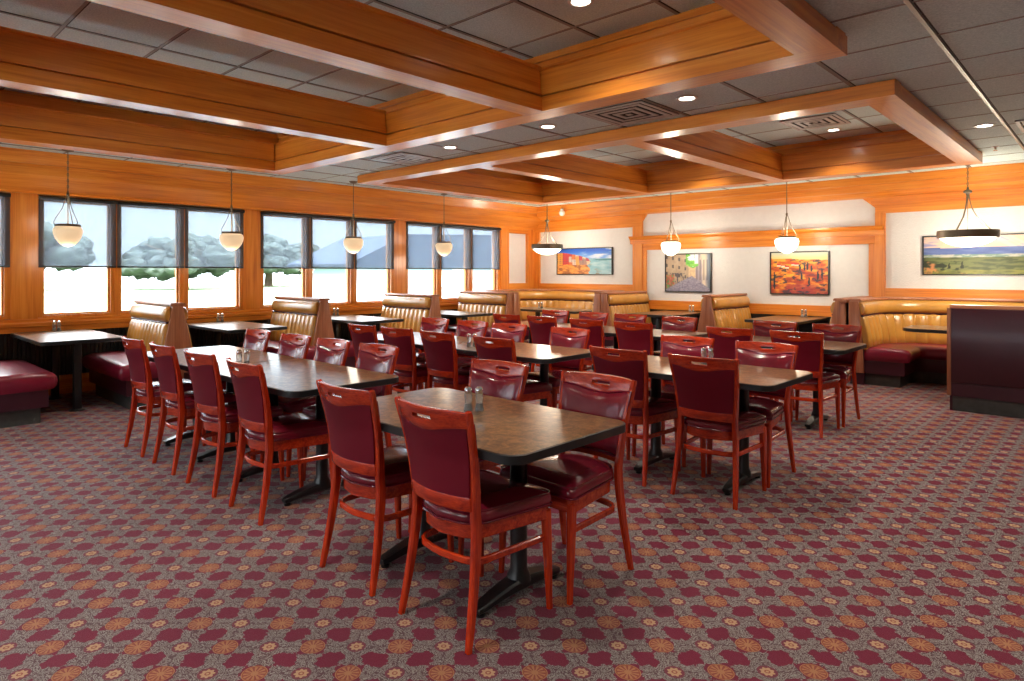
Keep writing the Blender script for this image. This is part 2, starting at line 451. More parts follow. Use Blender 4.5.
# dark shadow reveals next to the bars
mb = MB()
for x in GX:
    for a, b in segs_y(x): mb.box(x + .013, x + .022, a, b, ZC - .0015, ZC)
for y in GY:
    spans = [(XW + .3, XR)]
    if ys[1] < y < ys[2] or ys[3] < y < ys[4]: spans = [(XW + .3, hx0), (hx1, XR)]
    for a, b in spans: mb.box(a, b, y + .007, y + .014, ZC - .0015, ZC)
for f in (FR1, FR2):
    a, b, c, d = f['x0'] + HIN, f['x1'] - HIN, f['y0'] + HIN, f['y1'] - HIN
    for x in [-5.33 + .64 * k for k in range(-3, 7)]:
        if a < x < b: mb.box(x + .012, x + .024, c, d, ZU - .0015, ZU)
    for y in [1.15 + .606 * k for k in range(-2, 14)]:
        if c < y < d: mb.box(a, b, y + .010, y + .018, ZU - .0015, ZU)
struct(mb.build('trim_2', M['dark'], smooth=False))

# ---- beams of the two ceiling trays
ZB, ZM, ZT = 2.645, 2.768, 2.988
def beam(n, ax, a0, a1, w0, w1, top=ZT):
    """box beam: lower fascia, bead, set back upper fascia, top lip. ax = running axis"""
    s = .022
    pr = [(w0, ZB), (w1, ZB), (w1, ZM - .018), (w1 - .034, ZM - .017), (w1 - .034, ZM - .003), (w1 - .002, ZM - .002), (w1 - .002, ZM + .008), (w1 - s * .6, ZM + .010), (w1 - s * 1.5, top - .022), (w1 - .012, top - .014), (w1 - .012, top),
          (w0 + .012, top), (w0 + .012, top - .014), (w0 + s * 1.5, top - .022), (w0 + s * .6, ZM + .010), (w0 + .002, ZM + .008), (w0 + .002, ZM - .002), (w0 + .034, ZM - .003), (w0 + .034, ZM - .017), (w0, ZM - .018)]
    mb = MB(); mb.prism(pr, ax, a0, a1)
    return struct(mb.build('trim_%d' % n, M['wood_' + ax], smooth=False))
tn = 3
for f in (FR1, FR2):
    x0, x1, y0, y1 = f['x0'], f['x1'], f['y0'], f['y1']
    beam(tn, 'x', x0, x1, y1 - FWD, y1); tn += 1
    beam(tn, 'x', x0, x1, y0, y0 + FWD); tn += 1
    beam(tn, 'y', y0 + FWD - .005, y1 - FWD + .005, x0, x0 + FWD + .02); tn += 1
    beam(tn, 'y', y0 + FWD - .005, y1 - FWD + .005, x1 - FWD, x1); tn += 1
    for a, b in f['beams']:
        beam(tn, 'y', y0 + FWD - .005, y1 - FWD + .005, a, b); tn += 1
    # risers up to the raised ceiling
    a, b, c, d = x0 + HIN, x1 - HIN, y0 + HIN, y1 - HIN
    mb = MB(); mb.box(a, b, d, d + .03, ZC, ZU); mb.box(a, b, c - .03, c, ZC, ZU)
    mb.box(a, b, d - .02, d, ZU - .05, ZU); mb.box(a, b, c, c + .02, ZU - .05, ZU)
    struct(mb.build('trim_%d' % tn, M['wood_x'], smooth=False)); tn += 1
    mb = MB(); mb.box(a - .03, a, c, d, ZC, ZU); mb.box(b, b + .03, c, d, ZC, ZU)
    struct(mb.build('trim_%d' % tn, M['wood_y'], smooth=False)); tn += 1

# ---- window wall
mb = MB()
wall_x0, wall_x1 = XW - .22, XW - .06
spans = []; prev = YR
for a, b in WINS:
    spans.append((prev, a)); prev = b
spans.append((prev, YB + .2))
for a, b in spans: mb.box(wall_x0, wall_x1, a, b, 0, ZU)
for a, b in WINS: mb.box(wall_x0, wall_x1, a, b, 0, ZS); mb.box(wall_x0, wall_x1, a, b, ZH, ZU)
struct(mb.build('wall_left', M['wall'], smooth=False))
# header with cove down to the window heads
mb = MB()
mb.prism([(XW, ZC), (-8.70, ZC), (-8.76, 2.625), (-8.785, 2.62), (-8.785, 2.505), (-8.80, 2.495), (-9.0, 2.345), (-9.0, 2.315), (XW, 2.315)], 'y', YR, YB)
struct(mb.build('trim_%d' % tn, M['wood_y'], smooth=False)); tn += 1
# wooden piers between the windows
mb = MB()
for i, (a, b) in enumerate(spans):
    if i == len(spans) - 1: b = a + .22
    mb.box(XW - .06, XW + .005, a + .0, b - .0, .75, 2.32)
struct(mb.build('trim_%d' % tn, M['wood_z'], smooth=False)); tn += 1
# sill board running under all windows
mb = MB()
mb.prism([(XW - .06, .74), (XW + .03, .74), (XW + .03, .80), (XW + .045, .81), (XW + .045, .845), (XW + .02, .855), (XW + .02, .885), (XW - .0, .895), (XW - .06, .895)], 'y', YR, 9.35)
struct(mb.build('trim_%d' % tn, M['wood_y'], smooth=False)); tn += 1
# ribbed black wainscot and low wooden board below the sill
mb = MB(); pts = []
y = YR; k = 0
mb2 = []
while y < 9.3:
    mb.box(XW - .05, XW + .012, y, y + .028, .22, .74); y += .042
mb.box(XW - .06, XW - .01, YR, 9.3, .2, .745)
struct(mb.build('trim_%d' % tn, M['ribbed'], smooth=False)); tn += 1
mb = MB(); mb.box(XW - .06, XW + .01, YR, YB, 0, .22)
struct(mb.build('baseboard_left', M['wood_y'], smooth=False))
# framed white panel at the far end of the window wall
mb = MB()
mb.box(XW - .06, XW + .02, 9.30, 9.54, .75, 2.34); mb.box(XW - .06, XW + .02, 10.12, YB, .75, 2.34)
struct(mb.build('trim_%d' % tn, M['wood_z'], smooth=False)); tn += 1
mb = MB()
mb.box(XW - .06, XW + .018, 9.54, 10.12, 1.02, 1.20); mb.box(XW - .06, XW + .018, 9.54, 10.12, 2.22, 2.40)
mb.box(XW - .06, XW + .03, 9.35, YB, .75, 1.04)
struct(mb.build('trim_%d' % tn, M['wood_y'], smooth=False)); tn += 1

for i, (a, b) in enumerate(WINS):
    w = thing('window_%d' % (i + 1), None, None, (XW, a, ZS)); w['kind'] = 'structure'
    L = b - a; H_ = ZH - ZS
    m_ = .055; mw = .115
    pw = (L - 2 * m_ - 2 * mw) / 3
    mb = MB()
    mb.box(-.15, .0, 0, m_, 0, H_); mb.box(-.15, .0, L - m_, L, 0, H_)
    mb.box(-.15, .0, m_, L - m_, H_ - .05, H_); mb.box(-.15, .0, m_, L - m_, -.02, .028)
    for k in (1, 2):
        y0 = m_ + k * pw + (k - 1) * mw
        mb.box(-.15, -.01, y0, y0 + mw, .02, H_ - .04)
        mb.box(-.012, .0, y0 + mw * .5 - .014, y0 + mw * .5 + .014, .02, H_ - .04)
    # sash beads round each pane
    for k in range(3):
        y0 = m_ + k * (pw + mw)
        for q in ((y0, y0 + .018, .028, H_ - .05), (y0 + pw - .018, y0 + pw, .028, H_ - .05), (y0 + .018, y0 + pw - .018, .028, .046), (y0 + .018, y0 + pw - .018, H_ - .068, H_ - .05)):
            mb.box(-.11, -.06, *q)
    mb.build('window_frame', M['wood_z'], w, smooth=False)
    for k in range(3):
        y0 = m_ + k * (pw + mw) + .01
        mb = MB(); mb.box(-.090, -.084, y0, y0 + pw - .02, .035, H_ - .055); mb.build('pane', M['glass'], w, smooth=False)
ORD = ['first', 'second', 'third', 'fourth', 'fifth', 'sixth', 'seventh', 'eighth']
# roller blinds: three on each window
wname = ['behind the camera', 'half-seen window at left edge of photo', 'in the left full window', 'in the middle window', 'in the window nearest the corner']
pname = ['left', 'centre', 'right']
for i, (a, b) in enumerate(WINS):
    L = b - a; c = L / 3
    for k in range(3):
        y0 = a + k * c + .004; y1 = y0 + c - .008
        t = thing('roller_blind', 'half-lowered grey mesh blind, %s of three, %s' % (pname[k], wname[i]), 'blind', (XW + .035, (y0 + y1) / 2, ZH), 0, 'grey roller blinds on the windows')
        h = (y1 - y0) / 2
        mb = MB(); mb.tube([(0, -h, -.03), (0, h, -.03)], .022, 12); mb.build('roller', M['black'], t)
        mb = MB(); mb.box(-.0225, -.0215, -h + .002, h - .002, -.815, -.03); mb.build('fabric', M['blind'], t, smooth=False)
        mb = MB(); mb.box(-.028, -.016, -h + .002, h - .002, -.832, -.812, .003); mb.build('bottom_bar', M['black'], t)
# small wall switch-like blind clips
for yy in (1.66, 4.28):
    pass

# ---- far wall
mb = MB(); mb.box(XW - .22, XR, YB, YB + .2, 0, ZU)
struct(mb.build('wall_back', M['wall'], smooth=False))
mb = MB()
mb.prism([(YB + .02, ZC), (10.03, ZC), (10.06, 2.66), (10.10, 2.65), (10.12, 2.56), (10.16, 2.55), (10.24, 2.50), (10.30, 2.485), (YB + .02, 2.485)], 'x', XW, XR)
struct(mb.build('trim_%d' % tn, M['wood_x'], smooth=False)); tn += 1
# lower header boards of the side bays with clipped ends at the alcove
mb = MB()
def xz(pts, y0, y1): mb.prism(pts, 'y', y0, y1)
xz([(XW, 2.49), (XW, 2.26), (-6.41, 2.26), (-6.41, 2.36), (-6.31, 2.49)], YB - .035, YB + .01)
xz([(XR, 2.49), (-2.74, 2.49), (-2.57, 2.345), (-2.57, 2.26), (XR, 2.26)], YB - .035, YB + .01)
mb.box(XW, -6.43, YB - .05, YB, 2.40, 2.49); mb.box(-2.62, XR, YB - .05, YB, 2.40, 2.49)
# side-bay bottom rails
mb.box(XW, -6.42, YB - .04, YB, 1.02, 1.195); mb.box(-2.56, XR, YB - .04, YB, 1.02, 1.20)
# alcove rail above the booths
mb.box(-6.42, -2.56, YB - .03, YB, .76, .92); mb.box(-6.42, -2.56, YB - .05, YB, .76, .84)
# band under the shelf
mb.box(-6.42, -2.56, YB - .03, YB, 1.83, 1.96)
struct(mb.build('trim_%d' % tn, M['wood_x'], smooth=False)); tn += 1
mb = MB()
mb.prism([(YB, 1.94), (YB - .05, 1.95), (YB - .055, 2.02), (YB - .10, 2.06), (YB - .11, 2.085), (YB, 2.085)], 'x', -6.66, -2.46)
struct(mb.build('trim_%d' % tn, M['wood_x'], smooth=False)); tn += 1
mb = MB()
mb.box(-6.61, -6.41, YB - .045, YB, .76, 2.27); mb.box(-6.41, -6.33, YB - .03, YB, .76, 1.84)
mb.box(-2.57, -2.44, YB - .045, YB, .76, 2.27); mb.box(-2.655, -2.57, YB - .03, YB, .76, 1.84)
mb.box(XW, XW + .16, YB - .045, YB, .76, 2.27)
struct(mb.build('trim_%d' % tn, M['wood_z'], smooth=False)); tn += 1
mb = MB(); mb.box(XW, XR, YB - .03, YB, 0, .76)
struct(mb.build('trim_%d' % tn, M['ribbed'], smooth=False)); tn += 1

# ---- right wall and rear wall, unseen; the rear windows are added for fill light
def far_wall(name, axis, pos, out, wins, lo, hi):
    mb = MB(); pv = lo
    def bx(a, b, z0, z1):
        if axis == 'x': mb.box(pos, pos + out, a, b, z0, z1)
        else: mb.box(a, b, pos + out, pos, z0, z1) if out < 0 else mb.box(a, b, pos, pos + out, z0, z1)
    for a, b in wins + [(hi, hi)]:
        if a > pv: bx(pv, a, 0, ZU)
        if b > a: bx(a, b, 0, ZS); bx(a, b, ZH, ZU)
        pv = b
    struct(mb.build(name, M['wall_in'], smooth=False))
far_wall('wall_right', 'x', XR, .2, RW, YR, YB)
far_wall('wall_rear', 'y', YR, -.2, FILL_WINS, XW - .2, XR + .2)
for a, b in RW: portal('sky_portal', (XR + .1, (a + b) / 2, (ZS + ZH) / 2), ZH - ZS, b - a, (0, PI / 2, 0))
for a, b in FILL_WINS: portal('sky_portal', ((a + b) / 2, YR - .1, (ZS + ZH) / 2), b - a, ZH - ZS, (PI / 2, 0, 0))
n_ = 6
for a, b in RW:
    w = thing('window_%d' % n_, None, None, (XR + .1, a, ZS)); w['kind'] = 'structure'; n_ += 1
    L = b - a; mb = MB(); H_ = ZH - ZS
    for q in ((0, .06, 0, H_), (L - .06, L, 0, H_), (.06, L - .06, 0, .06), (.06, L - .06, H_ - .06, H_), (L / 2 - .04, L / 2 + .04, .06, H_ - .06)): mb.box(-.03, .03, *q)
    mb.build('window_frame', M['wood_z'], w, smooth=False)
    mb = MB(); mb.box(-.004, .004, .05, L - .05, .05, H_ - .05); mb.build('pane', M['glass'], w, smooth=False)
for a, b in FILL_WINS:  # added windows, never in view
    w = thing('window_%d' % n_, None, None, (a, YR - .1, ZS)); w['kind'] = 'structure'; n_ += 1
    L = b - a; mb = MB(); H_ = ZH - ZS
    for q in ((0, .06, 0, H_), (L - .06, L, 0, H_), (.06, L - .06, 0, .06), (.06, L - .06, H_ - .06, H_), (L / 2 - .04, L / 2 + .04, .06, H_ - .06)): mb.box(q[0], q[1], -.03, .03, q[2], q[3])
    mb.build('window_frame', M['wood_z'], w, smooth=False)
    mb = MB(); mb.box(.05, L - .05, -.004, .004, .05, H_ - .05); mb.build('pane', M['glass'], w, smooth=False)

# ================================================================== LIGHT FITTINGS IN THE CEILING
def downlight(x, y, z, label, energy=55, first=[None]):
    if first[0] is None:
        t = thing('recessed_downlight', label, 'downlight', (x, y, z), 0, 'recessed ceiling downlights')
        mb = MB(); mb.lathe([(.058, -.001), (.082, -.001), (.084, -.004), (.080, -.008), (.060, -.010), (.057, -.004)], n=28); mb.build('trim_ring', M['white'], t)
        mb = MB(); mb.lathe([(.001, -.008), (.03, -.0075), (.058, -.004)], n=28); mb.build('lens', M['lens'], t)
        first[0] = t
    else:
        t = dup(first[0], label, (x, y, z))
    l = bpy.data.lights.new('downlight_beam', 'SPOT'); l.energy = energy; l.spot_size = math.radians(125); l.spot_blend = .9; l.color = (1, .9, .77); l.shadow_soft_size = .06
    o = bpy.data.objects.new('downlight_beam', l); COL.objects.link(o); o.location = (x, y, z - .03)
    return t
LAMP_E = 75
downlight(-2.43, 4.55, ZC, 'bright round downlight between the trays, right of the large square vent', LAMP_E)
downlight(-3.83, 4.56, ZC, 'small round downlight between the trays, left of the large square vent', LAMP_E)
downlight(-5.22, 4.60, ZC, 'far small downlight between the trays, beside the farther square vent', LAMP_E)
downlight(-.91, 7.25, ZC, 'round downlight in the tiles right of the far tray, near the ceiling strip', LAMP_E)
downlight(-2.47, 3.26, ZU, 'round downlight in the raised tiles of the near tray, top centre of the photo', LAMP_E)
downlight(-2.50, 8.25, ZU, 'round downlight in the raised tiles of the far tray, by its slotted vent', LAMP_E)
# the same fittings in the coffers and bays the photo does not show
for x, y, z in ((-4.3, 8.25, ZU), (-6.4, 8.0, ZU), (-4.3, 1.3, ZU), (-6.3, 2.2, ZU), (-.2, 4.5, ZC), (1.2, 3.0, ZC), (1.2, 7.2, ZC), (-.2, 1.0, ZC), (-2.4, -1.2, ZC), (-5.2, -1.2, ZC), (-6.5, 5.8, ZU), (-4.3, 6.0, ZU), (-2.2, .9, ZU)):
    downlight(x, y, z, 'round downlight of the unseen part of the ceiling', LAMP_E)

def vent(x, y, z, s, label, rings=3, half=False):
    t = thing('ceiling_vent', label, 'vent', (x, y, z), 0, 'square ceiling vents')
    mb = MB(); mb.box(-s, s, -s, s, -.006, -.002); mb.build('backing', M['dark'], t, smooth=False)
    mb = MB()
    for a, b, c, d in ((-s, s, -s, -s + .03), (-s, s, s - .03, s), (-s, -s + .03, -s + .03, s - .03), (s - .03, s, -s + .03, s - .03)): mb.box(a, b, c, d, -.014, -.006)
    mb.build('frame', M['alu'], t, smooth=False)
    for k in range(rings):
        r = s * (.78 - .25 * k); w = .019
        mb = MB()
        for a, b, c, d in ((-r - w, r + w, -r - w, -r + w), (-r - w, r + w, r - w, r + w), (-r - w, -r + w, -r + w, r - w), (r - w, r + w, -r + w, r - w)): mb.box(a, b, c, d, -.016, -.012)
        mb.build('louvre', M['alu'], t, smooth=False)
    mb = MB(); mb.box(-s * .08, s * .08, -s * .08, s * .08, -.016, -.012); mb.build('centre_plate', M['alu'], t, smooth=False)
    return t
vent(-3.02, 4.66, ZC, .30, 'large square louvred vent between the two wooden trays, nearest the camera')
vent(-6.12, 4.72, ZC, .30, 'small looking square louvred vent between the trays, toward the windows')
vent(-2.52, 7.68, ZU, .29, 'slotted square vent in the raised tiles of the far tray')
vent(-.40, 7.50, ZC, .29, 'square vent right of the ceiling strip, at the right edge of the photo')
# sprinkler and dome sensor
t = thing('sprinkler_head', 'small white sprinkler head beside the far right tray corner', 'sprinkler', (-.98, 8.55, ZC))
mb = MB(); mb.lathe([(.001, 0), (.035, 0), (.035, -.006), (.012, -.010), (.010, -.03), (.001, -.031)], n=16); mb.build('escutcheon', M['white'], t)
mb = MB(); mb.lathe([(.001, -.045), (.02, -.045), (.02, -.042), (.001, -.042)], n=16); mb.tube([(.0, .01, -.03), (0, .012, -.038), (0, 0, -.045)], .002, 6); mb.tube([(.0, -.01, -.03), (0, -.012, -.038), (0, 0, -.045)], .002, 6); mb.build('deflector', M['chrome'], t)
t = thing('ceiling_sensor', 'small white round ball fitting high on the far header by the corner pendant', 'sensor', (-8.02, 9.98, 2.60))
mb = MB(); mb.lathe([(.001, .07), (.03, .07), (.03, .045), (.022, .03)], n=16); mb.build('mount', M['white'], t)
mb = MB(); mb.lathe([(.001, .045)] + [(.06 * math.sin(a), .045 * 0 - .01 + .06 * math.cos(a)) for a in [PI * k / 12 for k in range(1, 12)]] + [(.001, -.07)], n=20); mb.build('ball', M['white'], t)

# ================================================================== PENDANT LAMPS
def chain(mb, z0, z1, r=.012):
    n = max(2, int((z1 - z0) / .032)); st = (z1 - z0) / n
    for k in range(n):
        c = z0 + st * (k + .5); pts = []
        for q in range(9):
            a = 2 * PI * q / 8
            u, v = math.cos(a) * r * .7, math.sin(a) * st * .62
            pts.append((u, 0, c + v) if k % 2 else (0, u, c + v))
        mb.tube(pts, .0028, 5, cap=False)
def small_pendant(label, x, y, lit, chained=True, w=.145):
    t = thing('pendant_lamp', label, 'pendant lamp', (x, y, 0), 0, 'small bowl pendant lamps')
    mb = MB(); mb.lathe([(.001, ZC), (.062, ZC), (.062, ZC - .006), (.045, ZC - .022), (.012, ZC - .03), (.001, ZC - .03)], n=20); mb.build('canopy', M['bronze'], t)
    mb = MB()
    if chained: chain(mb, 2.27, ZC - .03)
    mb.tube([(0, 0, 2.27), (0, 0, ZC - .03)], .003 if chained else .006, 6); mb.build('cord', M['bronze'], t)
    mb = MB(); mb.lathe([(.001, 2.29), (.010, 2.285), (.016, 2.265), (.012, 2.245), (.006, 2.235), (.006, 1.965), (.014, 1.955), (.001, 1.95)], n=12); mb.build('stem', M['bronze'], t)
    for k in range(3):
        a = 2 * PI * k / 3 + .5
        prof = [(.008, 2.25), (.022, 2.22), (.035, 2.17), (.055, 2.11), (.085, 2.05), (.115, 2.00), (.128, 1.96), (.120, 1.935), (.104, 1.930)]
        mb = MB(); mb.tube([(r * math.cos(a), r * math.sin(a), z) for r, z in prof], .0045, 6); mb.build('arm', M['bronze'], t)
    mb = MB(); mb.lathe([(.001, 1.942), (.06, 1.944), (.118, 1.944), (.121, 1.934), (.121, 1.922), (.112, 1.918)], n=28); mb.build('rim', M['bronze'], t)
    mb = MB(); mb.lathe([(.110, 1.922), (w * .93, 1.906), (w, 1.875), (w * .97, 1.835), (w * .84, 1.785), (w * .62, 1.742), (w * .36, 1.712), (w * .12, 1.700), (.001, 1.698)], n=28)
    mb.build('glass_bowl', M['alabaster_lit'] if lit else M['alabaster'], t)
    if True:
        l = bpy.data.lights.new('bulb', 'POINT'); l.energy = 14 if lit else 4; l.color = (1, .88, .70); l.shadow_soft_size = .12  # unlit window pendants get one too, added to warm the window wall
        o = bpy.data.objects.new('bulb', l); COL.objects.link(o); o.location = (x, y, 1.60)
        l = bpy.data.lights.new('added_uplight', 'POINT'); l.energy = 9 if lit else 2.5; l.color = (1, .88, .70); l.shadow_soft_size = .1  # extra point above the bowl, added to brighten the ceiling
        o = bpy.data.objects.new('added_uplight', l); COL.objects.link(o); o.location = (x + .06, y, 2.02)
    return t
small_pendant('cream bowl pendant on a chain, leftmost of the four along the windows', -8.36, 1.85, False, True, .137)
small_pendant('cream bowl pendant over the second booth table, second along the windows', -8.38, 3.64, False)
small_pendant('cream bowl pendant third along the windows, before the middle window', -8.25, 5.38, False, False)
small_pendant('cream bowl pendant fourth along the windows, before the window nearest the corner', -8.42, 7.28, False, False)
small_pendant('glowing white bowl pendant before the cobbled street picture', -5.42, 9.6, True, False, .160)
small_pendant('glowing white bowl pendant before the orange hillside painting', -3.545, 9.6, True, False, .165)
def big_pendant(label, x, y, R, zr=1.935, e=22):
    t = thing('bowl_chandelier', label, 'pendant lamp', (x, y, 0), 0, 'wide bowl pendant lamps')
    k_ = R / .38
    zc = ZC
    mb = MB(); mb.lathe([(.001, zc), (.075, zc), (.078, zc - .01), (.05, zc - .035), (.015, zc - .05), (.001, zc - .05)], n=20); mb.build('canopy', M['bronze'], t)
    mb = MB(); chain(mb, 2.44, zc - .05, .016); mb.tube([(0, 0, 2.44), (0, 0, zc - .05)], .003, 6); mb.build('chain', M['bronze'], t)
    mb = MB(); mb.lathe([(.001, 2.46), (.01, 2.455), (.014, 2.42), (.03, 2.415), (.045, 2.405), (.045, 2.385), (.02, 2.375), (.012, 2.34), (.006, 2.30), (.001, 2.28)], n=16); mb.build('hub', M['bronze'], t)
    for q in range(3):
        a = 2 * PI * q / 3 + .2
        prof = [(.015, 2.36), (.022, 2.30), (.05, 2.20), (.11, 2.09), (.19, 2.01), (.27, zr + .03)]
        mb = MB(); mb.tube([(r * k_ * math.cos(a), r * k_ * math.sin(a), z) for r, z in prof], .007, 6); mb.build('arm', M['bronze'], t)
    mb = MB(); mb.tube([(0, 0, 2.30), (0, 0, zr)], .004, 6); mb.build('rod', M['bronze'], t)
    mb = MB(); mb.lathe([(R * .86, zr + .022), (R, zr + .022), (R * 1.01, zr - .03), (R * .985, zr - .066), (R * .93, zr - .068), (R * .93, zr - .04)], n=40); mb.build('rim', M['bronze'], t)
    mb = MB(); mb.lathe([(R * .94, zr - .052), (R * .86, zr - .085), (R * .70, zr - .125), (R * .48, zr - .155), (R * .22, zr - .172), (.001, zr - .176)], n=40); mb.build('glass_bowl', M['alabaster_lit'], t)
    l = bpy.data.lights.new('bulb', 'POINT'); l.energy = e; l.color = (1, .88, .70); l.shadow_soft_size = .2
    o = bpy.data.objects.new('bulb', l); COL.objects.link(o); o.location = (x, y, zr - .38)
    l = bpy.data.lights.new('added_uplight', 'POINT'); l.energy = 20; l.color = (1, .88, .70); l.shadow_soft_size = .12  # second point over the dish, added as ceiling fill
    o = bpy.data.objects.new('added_uplight', l); COL.objects.link(o); o.location = (x + .1, y, zr + .12)
big_pendant('wide glowing dish pendant over the corner booth table', -7.93, 9.42, .295, 1.93, 18)
big_pendant('wide glowing dish pendant in a metal band over the right booth', -1.36, 9.5, .315, 1.905, 30)
# ================================================================== CHAIRS
STILE = [(0, -.238), (.2, -.200), (.42, -.172), (.55, -.178), (.70, -.198), (.905, -.250)]   # z -> y of the rear legs
SXZ = [(0, .206), (.3, .188), (.5, .178), (.905, .219)]                                              # z -> half spacing
def arcb(x, s=.050, w=.215): return -s * (1 - (x / w) ** 2)
def curved_rail(xs, rows, thick, yz, holes=()):
    """board curved in plan; rows: list of z(x) functions from bottom to top; holes: (i range, row index)"""
    mb = MB(); F = {}; B = {}
    for i, x in enumerate(xs):
        for j, r in enumerate(rows):
            z = r(x); y = yz(z) + arcb(x)
            F[i, j] = mb.bm.verts.new((x, y + thick / 2, z)); B[i, j] = mb.bm.verts.new((x, y - thick / 2, z))
    nx, nz = len(xs) - 1, len(rows) - 1
    solid = lambda i, j: 0 <= i < nx and 0 <= j < nz and not any(a <= i < b and j == k for a, b, k in holes)
    for i in range(nx):
        for j in range(nz):
            if not solid(i, j): continue
            mb.bm.faces.new((F[i, j], F[i + 1, j], F[i + 1, j + 1], F[i, j + 1]))
            mb.bm.faces.new((B[i, j], B[i, j + 1], B[i + 1, j + 1], B[i + 1, j]))
            if not solid(i - 1, j): mb.bm.faces.new((F[i, j], F[i, j + 1], B[i, j + 1], B[i, j]))
            if not solid(i + 1, j): mb.bm.faces.new((F[i + 1, j], B[i + 1, j], B[i + 1, j + 1], F[i + 1, j + 1]))
            if not solid(i, j - 1): mb.bm.faces.new((F[i, j], B[i, j], B[i + 1, j], F[i + 1, j]))
            if not solid(i, j + 1): mb.bm.faces.new((F[i, j + 1], F[i + 1, j + 1], B[i + 1, j + 1], B[i, j + 1]))
    return mb
def soften(mb, off=.003):
    bmesh.ops.recalc_face_normals(mb.bm, faces=mb.bm.faces)
    es = [e for e in mb.bm.edges if len(e.link_faces) == 2 and e.calc_face_angle(0) > .9]
    bmesh.ops.bevel(mb.bm, geom=es, offset=off, segments=2, profile=.5, affect='EDGES')
def seat_outline(off=0., n=7):
    """D-shaped seat outline, front at +y"""
    pts = []
    hwf, hwr, yf, yr = .222 + off, .178 + off, .225 + off, -.205 - off
    def corner(cx, cy, r, a0, a1, k=n):
        for q in range(k + 1):
            a = a0 + (a1 - a0) * q / k
            pts.append((cx + r * math.cos(a), cy + r * math.sin(a)))
    r = .035
    corner(hwf - r, yf - r, r, 0, PI / 2); corner(-hwf + r, yf - r, r, PI / 2, PI)
    r = .11
    # gently bowed rear edge
    corner(-hwr + r, yr + r + .015, r, PI, PI * 1.42)
    pts.append((0, yr - .004))
    corner(hwr - r, yr + r + .015, r, PI * 1.58, 2 * PI)
    return pts
def make_chair():
    t = thing('dining_chair', 'x', 'chair')
    fz = lambda z: lerp(STILE, z)
    # rear legs with the back stiles in one sweep
    for s in (-1, 1):
        zs = [0, .06, .14, .22, .30, .38, .44, .50, .58, .66, .74, .80, .86, .890, .903]
        pts = [(s * lerp(SXZ, z), fz(z), z) for z in zs]
        w = [.024, .026, .028, .029, .030, .030, .030, .029, .028, .027, .026, .026, .027, .028, .022]
        h = [.026, .030, .034, .037, .040, .044, .045, .043, .038, .034, .030, .028, .028, .027, .020]
        mb = MB(); mb.bar(pts, w, h, wdir=(1, 0, 0)); mb.build('rear_leg', M['cherry_z'], t)
        mb = MB(); pts = [(s * (.206 + .004 * (1 - z / .4)), .205 + .018 * (1 - z / .4), z) for z in (0, .1, .2, .3, .42)]
        mb.bar(pts, [.024, .028, .033, .037, .040], [.024, .028, .033, .037, .040], wdir=(1, 0, 0)); mb.build('front_leg', M['cherry_z'], t)
    # top rail with dipped lower edge and hand slot
    N = 24; xs = [-.219 + .438 * i / N for i in range(N + 1)]
    low = lambda x: .812 + .024 * (1 - math.cos(PI * min(1., abs(x) / .19))) / 2
    top = lambda x: .903 - .006 * (abs(x) / .214) ** 6
    mb = curved_rail(xs, [low, lambda x: max(.856, low(x) + .004), lambda x: .872, top], .026, fz, holes=[(9, 15, 1)])
    soften(mb); mb.build('top_rail', M['cherry_x'], t)
    xs = [-.180 + .360 * i / 16 for i in range(17)]
    mb = curved_rail(xs, [lambda x: .508, lambda x: .562], .024, fz); soften(mb); mb.build('lower_rail', M['cherry_x'], t)
    # back: flat rear panel and padded front cushion
    def back_grid(off, dome, z0, z1, inset):
        mb = MB(); nx, nz = 14, 12; L = []
        for j in range(nz + 1):
            v = j / nz; row = []
            for i in range(nx + 1):
                u = i / nx * 2 - 1
                zt = z1(u) if callable(z1) else z1
                z = z0 + (zt - z0) * v
                hw = lerp(SXZ, z) - inset
                x = u * hw
                d = dome * (1 - abs(u) ** 6) ** .5 * (1 - abs(2 * v - 1) ** 6) ** .5 if dome else 0
                row.append((x, fz(z) + arcb(x) + off + d, z))
            L.append(row)
        return L
    ztop = lambda u: low(u * .2) + .004
    def slab(fr, bk, name, m, ang=40):
        mb = MB(); A = [[mb.bm.verts.new(p) for p in r] for r in fr]; B = [[mb.bm.verts.new(p) for p in r] for r in bk]
        nz, nx = len(A) - 1, len(A[0]) - 1
        for j in range(nz):
            for i in range(nx):
                mb.bm.faces.new((A[j][i], A[j][i + 1], A[j + 1][i + 1], A[j + 1][i])); mb.bm.faces.new((B[j][i], B[j + 1][i], B[j + 1][i + 1], B[j][i + 1]))
        for j in range(nz):
            for i in (0, nx): mb.bm.faces.new((A[j][i], A[j + 1][i], B[j + 1][i], B[j][i]))
        for i in range(nx):
            for j in (0, nz): mb.bm.faces.new((A[j][i], B[j][i], B[j][i + 1], A[j][i + 1]))
        return mb.build(name, m, t, angle=ang)
    slab(back_grid(-.002, 0, .556, ztop, .010), back_grid(-.010, 0, .556, ztop, .010), 'back_panel', M['vinyl_back'])
    zt2 = lambda u: low(u * .2) + .006 + .008 * u * u
    fr = back_grid(.012, .026, .535, zt2, -.004)
    slab(fr, back_grid(-.001, 0, .535, zt2, .004), 'backrest', M['vinyl'], 60)
    # piping round the cushion
    g = back_grid(.014, 0, .535, zt2, -.005)
    loop = g[0] + [r[-1] for r in g[1:]] + g[-1][::-1][1:] + [r[0] for r in g[::-1][1:]]
    mb = MB(); mb.tube([Vector(p) for p in loop], .0045, 6, cap=False); mb.build('piping', M['vinyl'], t)
    # seat frame, cushion, piping
    o1 = seat_outline(-.004); o2 = seat_outline(-.001)
